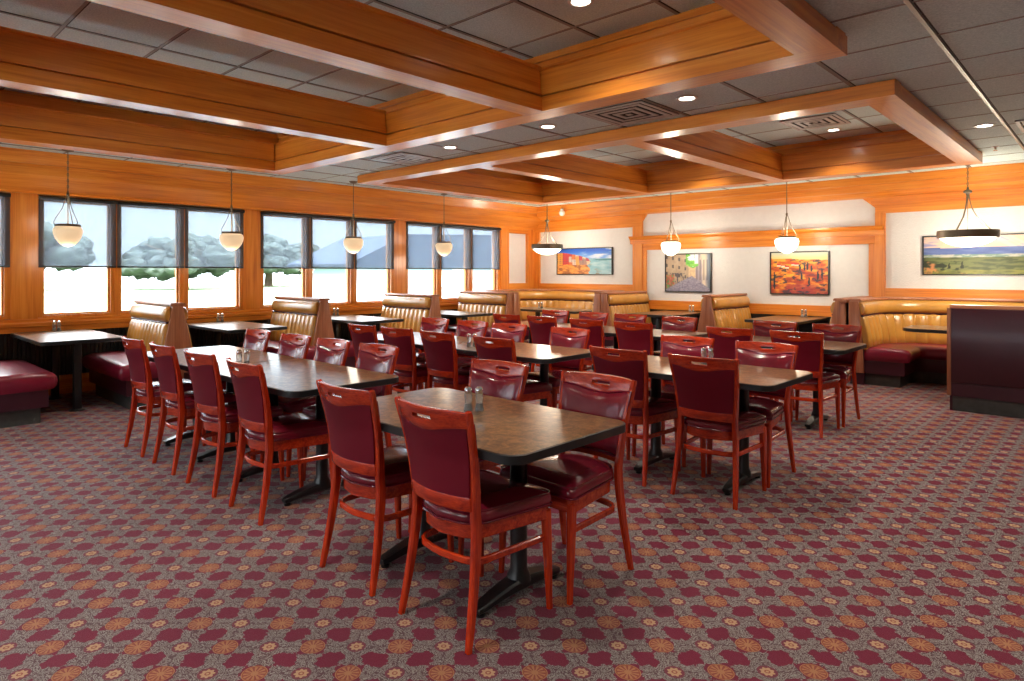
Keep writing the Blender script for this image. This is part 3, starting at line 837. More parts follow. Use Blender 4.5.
    mb = MB(); mb.poly([[(x, y, .385) for x, y in o1], [(x, y, .389) for x, y in o2], [(x, y, .441) for x, y in o2], [(x, y, .445) for x, y in o1]]); mb.build('seat_frame', M['cherry_x'], t)
    mb = MB()
    L = []
    for off, z in ((-.004, .443), (.006, .450), (.010, .466), (.007, .484), (-.006, .497)):
        L.append([(x, y, z) for x, y in seat_outline(off)])
    for k_, z in ((.93, .505), (.86, .511), (.76, .517), (.62, .522), (.45, .526), (.25, .528), (.08, .529)):
        L.append([(x * k_, y * k_, z) for x, y in seat_outline(-.006)])
    mb.poly(L); mb.build('seat', M['vinyl'], t, angle=70)
    mb = MB()
    for off, z in ((.0085, .449), (.003, .494)):
        o = seat_outline(off); o = o + [o[0]]
        mb.tube([(x, y, z) for x, y in o], .004, 6, cap=False)
    mb.build('seat_piping', M['vinyl'], t)
    # bent hoop stretcher
    pts = [(.203, .21), (.198, .12), (.190, .02), (.182, -.08)]
    for q in range(7):
        a = 2 * PI - q * PI / 2 / 6 * .98
        pts.append((.182 - .085 + .085 * math.cos(a), -.10 + .085 * math.sin(a)))
    pts += [(.05, -.194), (0, -.198)]
    pts = [(x, y, .305) for x, y in pts] + [(-x, y, .305) for x, y in pts[::-1][1:]]
    mb = MB(); mb.bar(pts, .018, .028); mb.build('stretcher', M['cherry_x'], t)
    for s in (-1, 1):
        for y, x in ((.223, s * .210), (-.240, s * .205)):
            mb = MB(); mb.lathe([(.001, .0), (.011, 0), (.012, .006), (.001, .0065)], (x, y, -.0005), 10); mb.build('glide', M['chrome'], t)
    return t
chair = make_chair()
first = [True]
SIDEW = {'near': 'back to camera', 'far': 'facing camera'}
def place(x, y, facing, label, group):
    """y is the line of the chair's rear legs"""
    jit = random.uniform(-.035, .035)
    cy = y + .240 if facing == 'near' else y - .240
    rz = (0 if facing == 'near' else PI) + jit
    if first[0]:
        first[0] = False; c = chair; c.location = (x, cy, 0); c.rotation_euler = (0, 0, rz); c['label'] = label; c['group'] = group
    else: dup(chair, label, (x, cy, 0), rz, group)
NUM = ['first', 'second', 'third', 'fourth']
ROWS = [
    ('front', [-5.70, -5.05, -4.39, -3.73], [1.70] * 4, [-2.61, -1.98], [1.66, 1.655], [-5.66, -4.98, -4.43, -3.86], [2.69, 2.69, 2.70, 2.72], [-2.62, -1.93], [2.67, 2.67]),
    ('middle', [-5.52, -4.97, -4.38, -3.67], [3.70, 3.71, 3.71, 3.70], [-2.52, -1.90], [3.74, 3.74], [-5.66, -5.05, -4.50, -3.74], [4.76] * 4, [-2.55, -1.91], [4.78, 4.75]),
    ('back', [-5.58, -5.01, -4.33, -3.72], [5.85, 5.86, 5.82, 5.80], [-2.69, -2.09], [5.86, 5.88], [-5.66, -5.0, -4.44, -3.76], [6.90, 6.87, 6.87, 6.84], [-2.68, -2.07], [6.90, 6.90]),
]
TBL = {'front': ('the long front-row tables', 'the single front-row table'),
       'middle': ('the long middle-row tables', 'the single middle-row table'),
       'back': ('the long back-row tables', 'the single back-row table')}
for rn, nl, nly, nr, nry, fl, fly, frr, fry in ROWS:
    for k, (x, y) in enumerate(zip(nl, nly)):
        place(x, y, 'near', 'burgundy chair, back to camera, %s from windows at %s' % (NUM[k], TBL[rn][0]), 'dining chairs turned with their backs to the camera')
    for k, (x, y) in enumerate(zip(nr, nry)):
        place(x, y, 'near', 'burgundy chair, back to camera, %s of two at %s' % (('left', 'right')[k], TBL[rn][1]), 'dining chairs turned with their backs to the camera')
    for k, (x, y) in enumerate(zip(fl, fly)):
        place(x, y, 'far', 'burgundy chair facing camera, %s from windows behind %s' % (NUM[k], TBL[rn][0]), 'dining chairs facing the camera')
    for k, (x, y) in enumerate(zip(frr, fry)):
        place(x, y, 'far', 'burgundy chair facing camera, %s of two behind %s' % (('left', 'right')[k], TBL[rn][1]), 'dining chairs facing the camera')

# ================================================================== TABLES
TZ = .75
def top_outline(hx_, hy_, c=.065, n=3):
    """clipped corners, slightly rounded"""
    pts = []
    for sx, sy in ((1, -1), (1, 1), (-1, 1), (-1, -1)):
        a = (sx * (hx_ - c), sy * hy_); b = (sx * hx_, sy * (hy_ - c))
        if (sx > 0) != (sy > 0): p, q = a, b
        else: p, q = b, a
        corner = (sx * hx_, sy * hy_)
        for k in range(n + 1):
            u = k / n; m_ = .55
            cx = (p[0] + q[0]) / 2 * (1 - m_) + corner[0] * m_; cy = (p[1] + q[1]) / 2 * (1 - m_) + corner[1] * m_
            pts.append(((1 - u) ** 2 * p[0] + 2 * u * (1 - u) * cx + u * u * q[0], (1 - u) ** 2 * p[1] + 2 * u * (1 - u) * cy + u * u * q[1]))
    return pts
def table_top(t, hx_, hy_, c=.065):
    o = top_outline(hx_ - .006, hy_ - .006, c)
    mb = MB(); mb.poly([[(x, y, TZ - .028) for x, y in o], [(x, y, TZ) for x, y in o]]); mb.build('tabletop', M['laminate'], t, smooth=False)
    mb = MB(); o1 = top_outline(hx_ - .006, hy_ - .006, c); o2 = top_outline(hx_, hy_, c); o3 = top_outline(hx_ - .02, hy_ - .02, c)
    mb.poly([[(x, y, TZ - .004) for x, y in o1], [(x, y, TZ - .001) for x, y in o1], [(x, y, TZ - .003) for x, y in o2], [(x, y, TZ - .036) for x, y in o2], [(x, y, TZ - .042) for x, y in o3], [(x, y, TZ - .030) for x, y in o3]], cap=False)
    mb.build('edge_band', M['black'], t)
def pedestal(t, x, half=.26, col=.038):
    mb = MB(); mb.lathe([(.001, .06), (.055, .07), (.050, .10), (col, .125), (col, .68), (.05, .70), (.001, .70)], (x, 0, 0), 20); mb.build('column', M['iron'], t)
    pts = []; w = []; h = []
    for k in range(17):
        u = k / 16 * 2 - 1
        pts.append((x, u * half, .030 + .036 * (1 - abs(u) ** 1.6))); w.append(.062 + .03 * (1 - abs(u)) - (.016 if abs(u) > .95 else 0)); h.append(.026 + .028 * (1 - abs(u)))
    mb = MB(); mb.bar(pts, w, h, wdir=(1, 0, 0))
    for s in (-1, 1): mb.lathe([(.001, 0), (.02, 0), (.022, .012), (.001, .022)], (x, s * (half - .025), 0), 12)
    mb.build('foot', M['iron'], t)
    mb = MB(); mb.bar([(x, -half, TZ - .042 - .014), (x, half, TZ - .042 - .014)], .05, .026, wdir=(1, 0, 0)); mb.build('support_bar', M['iron'], t)
    mb = MB(); mb.box(x - .09, x + .09, -.09, .09, TZ - .052, TZ - .030); mb.build('mount_plate', M['iron'], t, smooth=False)
def make_table():
    t = thing('dining_table', 'x', 'table', (0, 0, 0), 0, 'four-seat dining tables')
    table_top(t, .665, .39)
    pedestal(t, -.33); pedestal(t, .33)
    return t
tabs = [
    (-2.265, 2.105, 'brown laminate table nearest the camera, right end of the front row'),
    (-4.045, 2.19, 'front-row laminate table glossy with window light, joined right half of the long pair'),
    (-5.375, 2.19, 'front-row laminate table nearest the windows, left half of the long pair'),
    (-2.17, 4.21, 'brown laminate table alone at the right end of the middle row'),
    (-3.905, 4.21, 'middle-row laminate table, right half of the long pair with shakers beside it'),
    (-5.235, 4.21, 'middle-row laminate table, left half of the long pair toward the windows'),
    (-2.41, 6.39, 'brown laminate table at the right end of the back row, by the booths'),
    (-3.985, 6.39, 'back-row laminate table, right half of the long pair'),
    (-5.315, 6.39, 'back-row laminate table, left half of the long pair toward the windows')]
proto = make_table()
for i, (x, y, lb) in enumerate(tabs):
    if i == 0: proto.location = (x, y, 0); proto['label'] = lb
    else: dup(proto, lb, (x, y, 0))
def booth_table(name_lb, x, y, hx_, hy_, posts, group, c=.03, rz=0):
    t = thing('booth_table', name_lb, 'table', (x, y, 0), rz, group)
    table_top(t, hx_, hy_, c)
    for px_, py_ in posts:
        mb = MB(); mb.box(px_ - .035, px_ + .035, py_ - .035, py_ + .035, .012, .70, .006); mb.build('post', M['iron'], t)
        mb = MB(); mb.lathe([(.001, 0), (.075, 0), (.075, .008), (.05, .02), (.001, .02)], (px_, py_, 0), 20); mb.build('foot', M['iron'], t)
        mb = MB(); mb.box(px_ - .10, px_ + .10, py_ - .10, py_ + .10, .695, TZ - .030); mb.build('mount_plate', M['iron'], t, smooth=False)
    return t
G = 'booth tables along the windows'
booth_table('bright booth table under the leftmost pendant, between two red benches', -8.28, 1.82, .725, .37, [(.42, 0), (-.5, 0)], G)
booth_table('glossy booth table second along the windows, under the second pendant', -8.28, 3.62, .725, .37, [(.42, 0), (-.5, 0)], G)
booth_table('glossy booth table third along the windows, before the middle window', -8.28, 5.42, .725, .37, [(.42, 0), (-.5, 0)], G)
booth_table('booth table fourth along the windows, last before the corner booth', -8.28, 7.24, .725, .37, [(.42, 0), (-.5, 0)], G)
booth_table('long table of the corner booth, under the far dish pendant', -7.62, 9.2, .80, .36, [(.35, 0), (-.35, 0)], None)
G2 = 'booth tables against the far wall'
booth_table('alcove booth table beneath the cobbled street picture', -5.50, 9.68, .42, .63, [(0, -.32), (0, .35)], G2)
booth_table('alcove booth table beneath the orange hillside painting', -3.57, 9.68, .38, .63, [(0, -.32), (0, .35)], G2)
booth_table('rounded booth table in the large right booth, under the dish pendant', -1.18, 9.28, .77, .36, [(0, 0)], None, c=.12)

# ================================================================== BOOTHS
def resample(path, step):
    P = [Vector((p[0], p[1])) for p in path]; out = [P[0]]; S = [0.]; acc = 0.
    for a, b in zip(P, P[1:]):
        L = (b - a).length; n = max(1, int(round(L / step)))
        for k in range(1, n + 1): out.append(a.lerp(b, k / n)); S.append(acc + L * k / n)
        acc += L
    return out, S
def sweep(path, prof, step=.02, channel=0., amp=0., round_ends=0., inner=1):
    """prof: (offset toward the sitter, z[, channel weight]); inner=1: sitter on the right of the travel"""
    mb = MB(); P, S = resample(path, step); T = S[-1]; loops = []
    co = sum(p[0] for p in prof) / len(prof); cz = sum(p[1] for p in prof) / len(prof)
    ext = max(max(p[0] for p in prof) - co, 1e-3)
    for i, p in enumerate(P):
        d = (P[min(i + 1, len(P) - 1)] - P[max(i - 1, 0)]).normalized(); n = Vector((d.y, -d.x)) * inner
        s = S[i]; bump = 0.
        if channel:
            w = T / max(1, round(T / channel)); bump = amp * (abs(math.sin(PI * s / w)) ** .6 - 1)
        k = 1.
        if round_ends:
            e = min(s, T - s) / round_ends
            if e < 1: k = 1 - (round_ends * (1 - math.sqrt(max(0, 1 - (1 - e) ** 2)))) / ext
        loop = []
        for q in prof:
            o = q[0] + (q[2] * bump if len(q) > 2 else 0)
            z = q[1]
            if k < 1: o = co + (o - co) * k; z = cz + (z - cz) * (1 - (1 - k) * ext / max(.05, max(r[1] for r in prof) - cz) * .9 if round_ends else 1)
            loop.append((p.x + n.x * o, p.y + n.y * o, z))
        loops.append(loop)
    mb.poly(loops); return mb
def arc_path(pts, R, n=14):
    """polyline with its inner corners rounded"""
    out = [Vector(pts[0])]
    for a, b, c in zip(pts, pts[1:], pts[2:]):
        a, b, c = Vector(a), Vector(b), Vector(c); u = (a - b).normalized(); v = (c - b).normalized()
        s, e = b + u * R, b + v * R; cen = b + (u + v) * R
        a0 = math.atan2((s - cen).y, (s - cen).x); a1 = math.atan2((e - cen).y, (e - cen).x)
        while a1 - a0 > PI: a1 -= 2 * PI
        while a0 - a1 > PI: a1 += 2 * PI
        for k in range(n + 1):
            t = a0 + (a1 - a0) * k / n; out.append(cen + Vector((math.cos(t), math.sin(t))) * R)
    out.append(Vector(pts[-1])); return out
TUFT = [(.03, .45), (.15, .45, .3), (.190, .48, 1), (.180, .58, 1), (.155, .72, 1), (.130, .83, 1), (.108, .862, .5), (.03, .868)]
ROLL = [(.03, .872), (.085, .872), (.122, .892), (.138, .93), (.130, .985), (.108, 1.028), (.07, 1.046), (.03, 1.048)]
SEAT = [(.10, .31), (.54, .31), (.595, .318), (.620, .345), (.628, .39), (.620, .435), (.595, .462), (.53, .476), (.34, .482), (.14, .476), (.10, .46)]
VAL = [(.06, .15), (.55, .15), (.555, .16), (.555, .312), (.06, .312)]
KICK = [(.08, 0), (.50, 0), (.50, .15), (.08, .15)]
STRIP = [(.03, .855), (.104, .855), (.112, .867), (.104, .879), (.03, .879)]
def bench_side(t, path, seat_path, inner, chan=.105, rnd=.035):
    sweep(path, TUFT, .013, chan, .022, 0, inner).build('tufted_back', M['tan'], t, angle=60)
    sweep(path, ROLL, .04, 0, 0, .02, inner).build('head_roll', M['tan'], t, angle=60)
    sweep(path, STRIP, .04, 0, 0, 0, inner).build('welt', M['booth_dark'], t, angle=60)
    sweep(seat_path, SEAT, .03, 0, 0, rnd, inner).build('seat', M['booth_red'], t, angle=50)
    P, S = resample(seat_path, .03); a, b = P[0], P[-1]
    def trim_(path, e):
        p = [Vector((q[0], q[1])) for q in path]; p[0] = p[0] + (p[1] - p[0]).normalized() * e; p[-1] = p[-1] + (p[-2] - p[-1]).normalized() * e; return p
    sweep(trim_(seat_path, .03), VAL, .05, inner=inner).build('seat_base', M['booth_dark'], t, angle=30)
    sweep(trim_(seat_path, .07), KICK, .05, inner=inner).build('kick_base', M['kick'], t, angle=30)
def bench(label, p0, p1, sides, group, endw=.115, double=True):
    """straight bench; p0 = wall end, p1 = aisle end of the back's centre line; sides: which of +1 (right of travel), -1"""
    p0 = Vector(p0); p1 = Vector(p1); c = p1
    t = thing('booth_bench', label, 'booth bench', (p1.x, p1.y, 0), 0, group)
    rel = lambda p: (p[0] - c.x, p[1] - c.y)
    d = (p1 - p0).normalized(); n = Vector((d.y, -d.x))
    a, b = rel(p0), rel(p1 - d * .03)
    lo = .04 if 1 in sides and -1 in sides else .04
    A = .055
    core = []
    def off(s, o): return o if s in sides else min(o, .05)
    pr = [(-off(-1, .12), .0), (off(1, .12), .0), (off(1, .12), .45), (off(1, A), 1.05), (-off(-1, A), 1.05), (-off(-1, .12), .45)]
    sweep([a, b], pr, 9).build('back_core', M['booth_dark'], t, smooth=False)
    for s in sides:
        sp0 = rel(p0 - d * (0.)); sp1 = rel(p1 + d * .20)
        bench_side(t, [a, b], [sp0, sp1], s)
    # wooden end panel: narrow at the top, flaring downward
    def e(s, w): return w if s in sides else min(w, .055)
    po = [(-e(-1, .20), .15), (e(1, .20), .15), (e(1, .155), .52), (e(1, .075), .93), (e(1, .055), 1.052), (-e(-1, .055), 1.052), (-e(-1, .075), .93), (-e(-1, .155), .52)]
    P = rel(p1 - d * .03); Q = rel(p1 + d * .012)
    mb = MB(); mb.poly([[(P[0] + n.x * o, P[1] + n.y * o, z) for o, z in po], [(Q[0] + n.x * o, Q[1] + n.y * o, z) for o, z in po]]); soften(mb, .004)
    mb.build('end_panel', M['panel_z'], t, angle=30)
    cp = [(-.075 if -1 in sides else -.06, 1.052), (.075 if 1 in sides else .06, 1.052), (.08 if 1 in sides else .065, 1.066), (.07 if 1 in sides else .055, 1.084), (-.07 if -1 in sides else -.055, 1.084), (-.08 if -1 in sides else -.065, 1.066)]
    ax = 'panel_x' if abs(d.x) > abs(d.y) else 'panel_y'
    sweep([a, rel(p1 + d * .014)], cp, 9).build('cap_rail', M[ax], t, smooth=False)
    return t
BG = 'back-to-back booth benches along the windows'
XE = -7.58
bench('red booth bench cut off by the left edge of the photo', (-8.78, .93), (XE, .93), (-1, 1), BG)
bench('tan-backed double booth bench between the first and second window tables', (-8.78, 2.70), (XE, 2.70), (-1, 1), BG)
bench('tan-backed double booth bench between the second and third window tables', (-8.78, 4.50), (XE, 4.50), (-1, 1), BG)
bench('tan-backed double booth bench between the third and fourth window tables', (-8.78, 6.38), (XE, 6.38), (-1, 1), BG)
bench('tan-backed booth bench behind the fourth window table, backing onto the corner booth', (-8.78, 8.04), (XE, 8.04), (1,), None)
BG2 = 'booth benches in the far alcove'
bench('ochre booth bench left of the cobbled street picture, backing the corner booth', (-6.36, 10.28), (-6.36, 9.03), (-1,), BG2)
bench('ochre double booth bench between the two alcove tables', (-4.50, 10.28), (-4.50, 9.03), (-1, 1), BG2)
bench('ochre booth bench facing left, right side of the alcove', (-2.66, 10.28), (-2.66, 9.03), (1,), BG2)
def u_booth(label, pts, R, arm_ends, back_from=None):
    t = thing('wraparound_booth', label, 'booth', (pts[0][0], pts[0][1], 0))
    c = Vector(pts[0]); rel = [(p[0] - c.x, p[1] - c.y) for p in pts]
    path = arc_path(rel, R); path = [(p[0], p[1]) for p in path]
    sweep(path, [(-.05, 0), (.11, 0), (.11, .45), (.05, 1.05), (-.05, 1.05)], .06).build('back_core', M['booth_dark'], t, angle=30)
    bench_side(t, path, path, 1, .165)
    sweep(path, [(-.065, 1.052), (.075, 1.052), (.08, 1.066), (.07, 1.086), (-.055, 1.086)], .06).build('cap_rail', M['panel_x'], t, angle=30)
    for e_, q in ((path[0], path[1]), (path[-1], path[-2])):
        e_ = Vector(e_); q = Vector(q); d = (q - e_).normalized(); n = Vector((d.y, -d.x)) * (1 if e_ == Vector(path[0]) else -1)
        po = [(-.06, .15), (.115, .15), (.10, .52), (.07, .93), (.055, 1.052), (-.06, 1.052)]
        mb = MB(); P = e_ - d * .025; Q = e_ + d * .012
        mb.poly([[(P.x + n.x * o, P.y + n.y * o, z) for o, z in po], [(Q.x + n.x * o, Q.y + n.y * o, z) for o, z in po]]); soften(mb, .004)
        mb.build('end_panel', M['panel_z'], t, angle=30)
    return t, path, c
u_booth('curved corner booth with tan tufted back in the far left corner', [(-7.56, 8.145), (-8.90, 8.145), (-8.90, 10.245), (-6.475, 10.245), (-6.475, 9.03)], .70, None)
t, path, c = u_booth('large curved ochre booth at the right, with a maroon half-wall back', [(-2.49, 9.03), (-2.49, 10.245), (1.0, 10.245), (1.0, 8.06), (-1.30, 8.06)], .70, None)
# the outer skin of the arm that faces the room
q0 = (1.0 - .70 - c.x, 8.06 - c.y); q1 = (-1.285 - c.x, 8.06 - c.y)
sweep([q0, q1], [(-.048, .29), (-.07, .29), (-.076, .31), (-.072, 1.035), (-.066, 1.05), (-.048, 1.05)], .3).build('outer_panel', simple('maroon_half_wall_vinyl', hx(64, 22, 34), .33, coat=.1, bump=.06, bscale=150, noise=.1), t, angle=30)
sweep([q0, q1], [(-.045, .15), (-.066, .15), (-.066, .286), (-.045, .286)], .3).build('lower_panel', M['booth_dark'], t, angle=30)
sweep([q0, (q1[0] + .01, q1[1])], [(-.03, 0), (-.060, 0), (-.060, .15), (-.03, .15)], .3).build('outer_kick', M['kick'], t, angle=30)
# wooden post pair closing the gap between alcove bench and right booth
t = thing('booth_post', 'wooden post closing the gap beside the large right booth', 'post', (-2.585, 9.0, 0))
mb = MB(); mb.box(-.045, .0, 0, .05, 0, 1.03, .004); mb.build('panel', M['panel_z'], t)
mb = MB(); mb.box(-.06, .02, -.01, 1.2, 1.03, 1.075, .004); mb.build('cap', M['panel_y'], t)

# ================================================================== SHAKERS
def make_shaker(dark):
    t = thing('pepper_shaker' if dark else 'salt_shaker', 'x', 'shaker', (0, 0, 0), 0, 'glass salt and pepper shakers')
    mb = MB(); mb.lathe([(.001, 0), (.021, 0), (.023, .004), (.020, .02), (.0165, .045), (.020, .075), (.016, .088), (.001, .088)], n=10); mb.build('jar', M['shaker'], t, angle=30)
    mb = MB(); mb.lathe([(.001, .004), (.015, .004), (.014, .035), (.001, .035)], n=10); mb.build('pepper' if dark else 'salt', M['dark'] if dark else M['white'], t)
    mb = MB(); mb.lathe([(.0175, .086), (.0185, .089), (.0185, .106), (.013, .115), (.001, .118)], n=16); mb.build('lid', M['chrome'], t)
    return t
salt = make_shaker(False); pepper = make_shaker(True)
SH = [(-2.29, 2.17, 'on the brown table nearest the camera'), (-4.60, 2.08, 'on the glossy long front-row table'), (-2.22, 4.46, 'on the single middle-row table'),
      (-4.30, 4.05, 'on the long middle-row table'), (-8.90, 1.86, 'on the first window booth table'), (-8.92, 3.72, 'on the second window booth table'), (-8.92, 5.50, 'on the third window booth table'),
      (-7.95, 9.25, 'on the corner booth table'), (-5.35, 10.17, 'on the alcove table under the street picture'), (-3.50, 10.17, 'on the alcove table under the hillside painting')]
for i, (x, y, w) in enumerate(SH):
    for s, pr in ((-.019, salt), (.019, pepper)):
        lb = 'small glass %s shaker with metal lid %s' % ('salt' if pr is salt else 'pepper', w)
        if i == 0: pr.location = (x + s, y + s, TZ); pr['label'] = lb
        else: dup(pr, lb, (x + s, y + s, TZ))
# ================================================================== PICTURES
def sm(a, b, x):
    t = max(0., min(1., (x - a) / (b - a))); return t * t * (3 - 2 * t)
def mixc(a, b, t): return tuple(p + (q - p) * t for p, q in zip(a, b))
_rr = random.Random(3)
_lat = [[_rr.random() for _ in range(64)] for _ in range(64)]
def noise2(x, y):
    xi, yi = math.floor(x), math.floor(y); fx, fy = x - xi, y - yi; fx = fx * fx * (3 - 2 * fx); fy = fy * fy * (3 - 2 * fy)
    g = lambda a, b: _lat[int(a) % 64][int(b) % 64]
    return (g(xi, yi) * (1 - fx) + g(xi + 1, yi) * fx) * (1 - fy) + (g(xi, yi + 1) * (1 - fx) + g(xi + 1, yi + 1) * fx) * fy
def fbm(x, y, o=4):
    s = 0; a = .5; t = 0
    for _ in range(o): s += a * noise2(x, y); t += a; a *= .5; x *= 2.03; y *= 2.03
    return s / t
C = lambda r, g, b: (r / 255., g / 255., b / 255.)
def art_coast(u, v):
    if v > .86 - .30 * sm(.1, .85, u) + .05 * (fbm(u * 9, 3) - .5) - .02:
        c = mixc(C(120, 170, 230), C(30, 90, 200), sm(.6, 1., v)); cl = sm(.5, .75, fbm(u * 4 + 2, v * 7)) * sm(.25, .9, u)
        c = mixc(c, C(225, 232, 240), cl)
        if u > .58 and v < .62: c = mixc(c, C(70, 130, 140), sm(.63, .57, v + .04 * (fbm(u * 8, 1) - .5)))
        return c
    if u > .6 + .12 * (fbm(v * 6, 2) - .5):
        c = mixc(C(96, 160, 180), C(190, 215, 220), fbm(u * 7, v * 12)); r = sm(.55, .62, fbm(u * 16, v * 16)) * sm(.95, .65, u + v * .6)
        return mixc(c, C(140, 110, 90), r)
    if v < .36 + .08 * (fbm(u * 5, 9) - .5):
        return mixc(C(238, 160, 80), C(150, 92, 60), sm(.35, .75, fbm(u * 14, v * 14)))
    k = int(u * 15 + 1.2 * noise2(5, v * 3)); kv = int(v * 9 + 3 * _lat[k % 64][5]); h = _lat[k % 64][(11 + kv // 2) % 64]; pal = [C(226, 70, 50), C(240, 170, 70), C(232, 120, 60), C(240, 205, 150), C(200, 60, 70), C(220, 200, 180), C(170, 130, 110)]
    c = pal[int(h * 7)] if u > .22 else (C(222, 60, 55) if u > .1 else C(240, 168, 60))
    if (u * 34) % 1 < .35 and (v * 12) % 1 < .45: c = mixc(c, C(70, 70, 90), .7)
    return mixc(c, C(120, 110, 130), .35 * fbm(u * 20, v * 20))
def art_street(u, v):
    cx, cy = .60, .40
    if v < cy - abs(u - cx) * .9 + .18 * sm(.6, 0, abs(u - cx)) * 0 and v < .42:
        r = fbm(u * 34, v * 60); return mixc(C(96, 92, 116), C(176, 170, 184), r)
    if v < .42 - (u < cx) * (cx - u) * .62 - (u >= cx) * (u - cx) * .9:
        return mixc(C(100, 96, 118), C(170, 166, 180), fbm(u * 34, v * 60))
    if .46 < u < .74 and v > .62 + abs(u - .62) * .6:
        if fbm(u * 8 + 4, v * 8) > .44 and u < .66 + .1 * (v < .75): return mixc(C(60, 150, 50), C(170, 220, 110), fbm(u * 24, v * 24))
        return C(214, 222, 236)
    if u < .52:
        c = mixc(C(196, 176, 150), C(150, 130, 112), fbm(u * 16, v * 10))
        if v < .5: c = mixc(c, C(90, 84, 90), sm(.4, .6, fbm(u * 22, v * 9)))
        if (u * 7) % 1 < .3 and (v * 4.5 + u) % 1 < .4: c = mixc(c, C(70, 66, 72), .75)
        if u < .2 and v < .45: c = mixc(c, C(80, 160, 80) if fbm(u * 20, v * 20) > .5 else C(196, 96, 70), .65)
        return c
    if u > .68:
        c = mixc(C(150, 140, 150), C(216, 200, 176), sm(.3, .7, fbm(u * 14, v * 3)))
        if (u * 13) % 1 < .35 and .3 < v < .85: c = mixc(c, C(110, 100, 104), .7)
        return mixc(c, C(86, 104, 128), sm(.88, 1., u))
    return mixc(C(170, 150, 130), C(228, 196, 150), fbm(u * 30, v * 20))
def art_hills(u, v):
    if v > .86 - .05 * u + .03 * (fbm(u * 4, 5) - .5): return mixc(C(205, 214, 196), C(240, 214, 150), sm(1, .85, v))
    n = fbm(u * 9, v * 16); c = mixc(C(240, 170, 60), C(196, 84, 40), sm(.3, .7, n))
    if v < .62: c = mixc(c, C(150, 50, 44), sm(.45, .7, fbm(u * 6 + 3, v * 14)) * .8)
    if v < .22: c = mixc(c, C(150, 50, 70), .6 * sm(.3, .6, fbm(u * 5, v * 4)))
    if fbm(u * 12 + 9, v * 22 + 2) > .64: c = mixc(c, C(56, 52, 70), .8)
    for x, y, h in ((.06, .10, .42), (.55, .34, .16), (.68, .20, .20), (.83, .34, .22), (.90, .38, .2), (.52, .56, .16), (.60, .56, .12), (.72, .54, .14), (.65, .57, .2)):
        if abs(u - x) < .018 * (1 - abs((v - y) / h - .4)) + .002 and y < v < y + h: c = C(36, 44, 56)
    for x, y in ((.14, .68), (.22, .66), (.29, .63), (.40, .70), (.46, .69)):
        if abs(u - x) < .035 and abs(v - y) < .022: c = C(236, 214, 190)
        if abs(u - x) < .04 and 0 < v - y - .015 < .035: c = C(200, 52, 50)
    return c
def art_valley(u, v):
    if v > .70 + .04 * (fbm(u * 5, 1) - .5):
        c = mixc(C(236, 200, 176), C(150, 150, 190), sm(.4, .62, fbm(u * 6, v * 9)))
        ray = sm(.5, .8, fbm((u + v * .45) * 22, 4)) * sm(.35, .6, u); return mixc(c, C(250, 232, 210), ray * .7)
    if v > .52 + .03 * (fbm(u * 7, 8) - .5): return mixc(C(60, 80, 146), C(120, 140, 190), fbm(u * 10, v * 16))
    if v > .44: return mixc(C(110, 140, 130), C(190, 190, 180), sm(.4, .7, fbm(u * 20, v * 30)))
    c = mixc(C(84, 98, 58), C(132, 134, 84), fbm(u * 5, v * 14)); c = mixc(c, C(58, 70, 44), sm(.45, .65, fbm(u * 14, v * 30)) * .7)
    if u < .30 and v < .34:
        c = mixc(c, mixc(C(44, 54, 38), C(196, 130, 84), sm(.50, .70, fbm(u * 15 + 2, v * 8))), sm(.40 + u * .7, .50 + u * .7, fbm(u * 22 + 7, v * 9 + 4)))
    for x, h_ in ((.175, .30), (.262, .34)):
        if .14 < v < h_ and abs(u - x) < .012 * (h_ - v) / .2 + .002: c = C(34, 44, 34)
    if v < .10: c = mixc(c, C(190, 180, 60), .5 * fbm(u * 20, v * 20))
    return c
def picture(label, x0, x1, z0, z1, fn, res=110):
    w, h = x1 - x0, z1 - z0
    t = thing('framed_picture', label, 'picture', ((x0 + x1) / 2, YB - .001, (z0 + z1) / 2), 0, 'framed pictures on the far wall')
    f = .016; d = .036
    mb = MB()
    for a, b, c, e in ((-w / 2, w / 2, -h / 2, -h / 2 + f), (-w / 2, w / 2, h / 2 - f, h / 2), (-w / 2, -w / 2 + f, -h / 2 + f, h / 2 - f), (w / 2 - f, w / 2, -h / 2 + f, h / 2 - f)):
        mb.box(a, b, -d, 0, c, e)
    mb.build('frame', M['black'], t, smooth=False)
    nx = res; nz = max(20, int(res * h / w)); W_, H_ = w - 2 * f, h - 2 * f
    me = bpy.data.meshes.new('canvas'); vs = []; fs = []; cols = []
    for j in range(nz + 1):
        for i in range(nx + 1):
            u, v = i / nx, j / nz; vs.append((-W_ / 2 + W_ * u, -.026, -H_ / 2 + H_ * v)); cols.append(s2l(fn(u, v)) + (1,))
    for j in range(nz):
        for i in range(nx):
            a = j * (nx + 1) + i; fs.append((a, a + 1, a + nx + 2, a + nx + 1))
    n0 = len(vs)
    for x, z in ((-W_ / 2, -H_ / 2), (W_ / 2, -H_ / 2), (W_ / 2, H_ / 2), (-W_ / 2, H_ / 2)): vs.append((x, -.003, z)); cols.append((.1, .1, .1, 1))
    fs.append((n0 + 3, n0 + 2, n0 + 1, n0))
    me.from_pydata(vs, [], fs); at = me.color_attributes.new('print', 'FLOAT_COLOR', 'POINT')
    at.data.foreach_set('color', [q for c_ in cols for q in c_])
    finish('canvas', me, M['print'], t, smooth=False)
picture('panoramic print of a colourful seaside village, on the left bay of the far wall', -8.43, -7.07, 1.375, 1.905, art_coast, 150)
picture('print of a narrow cobbled street between stone houses, left in the alcove', -5.94, -5.07, 1.08, 1.75, art_street)
picture('orange hillside painting with red roofs and cypresses, right in the alcove', -4.07, -3.19, 1.08, 1.745, art_hills)
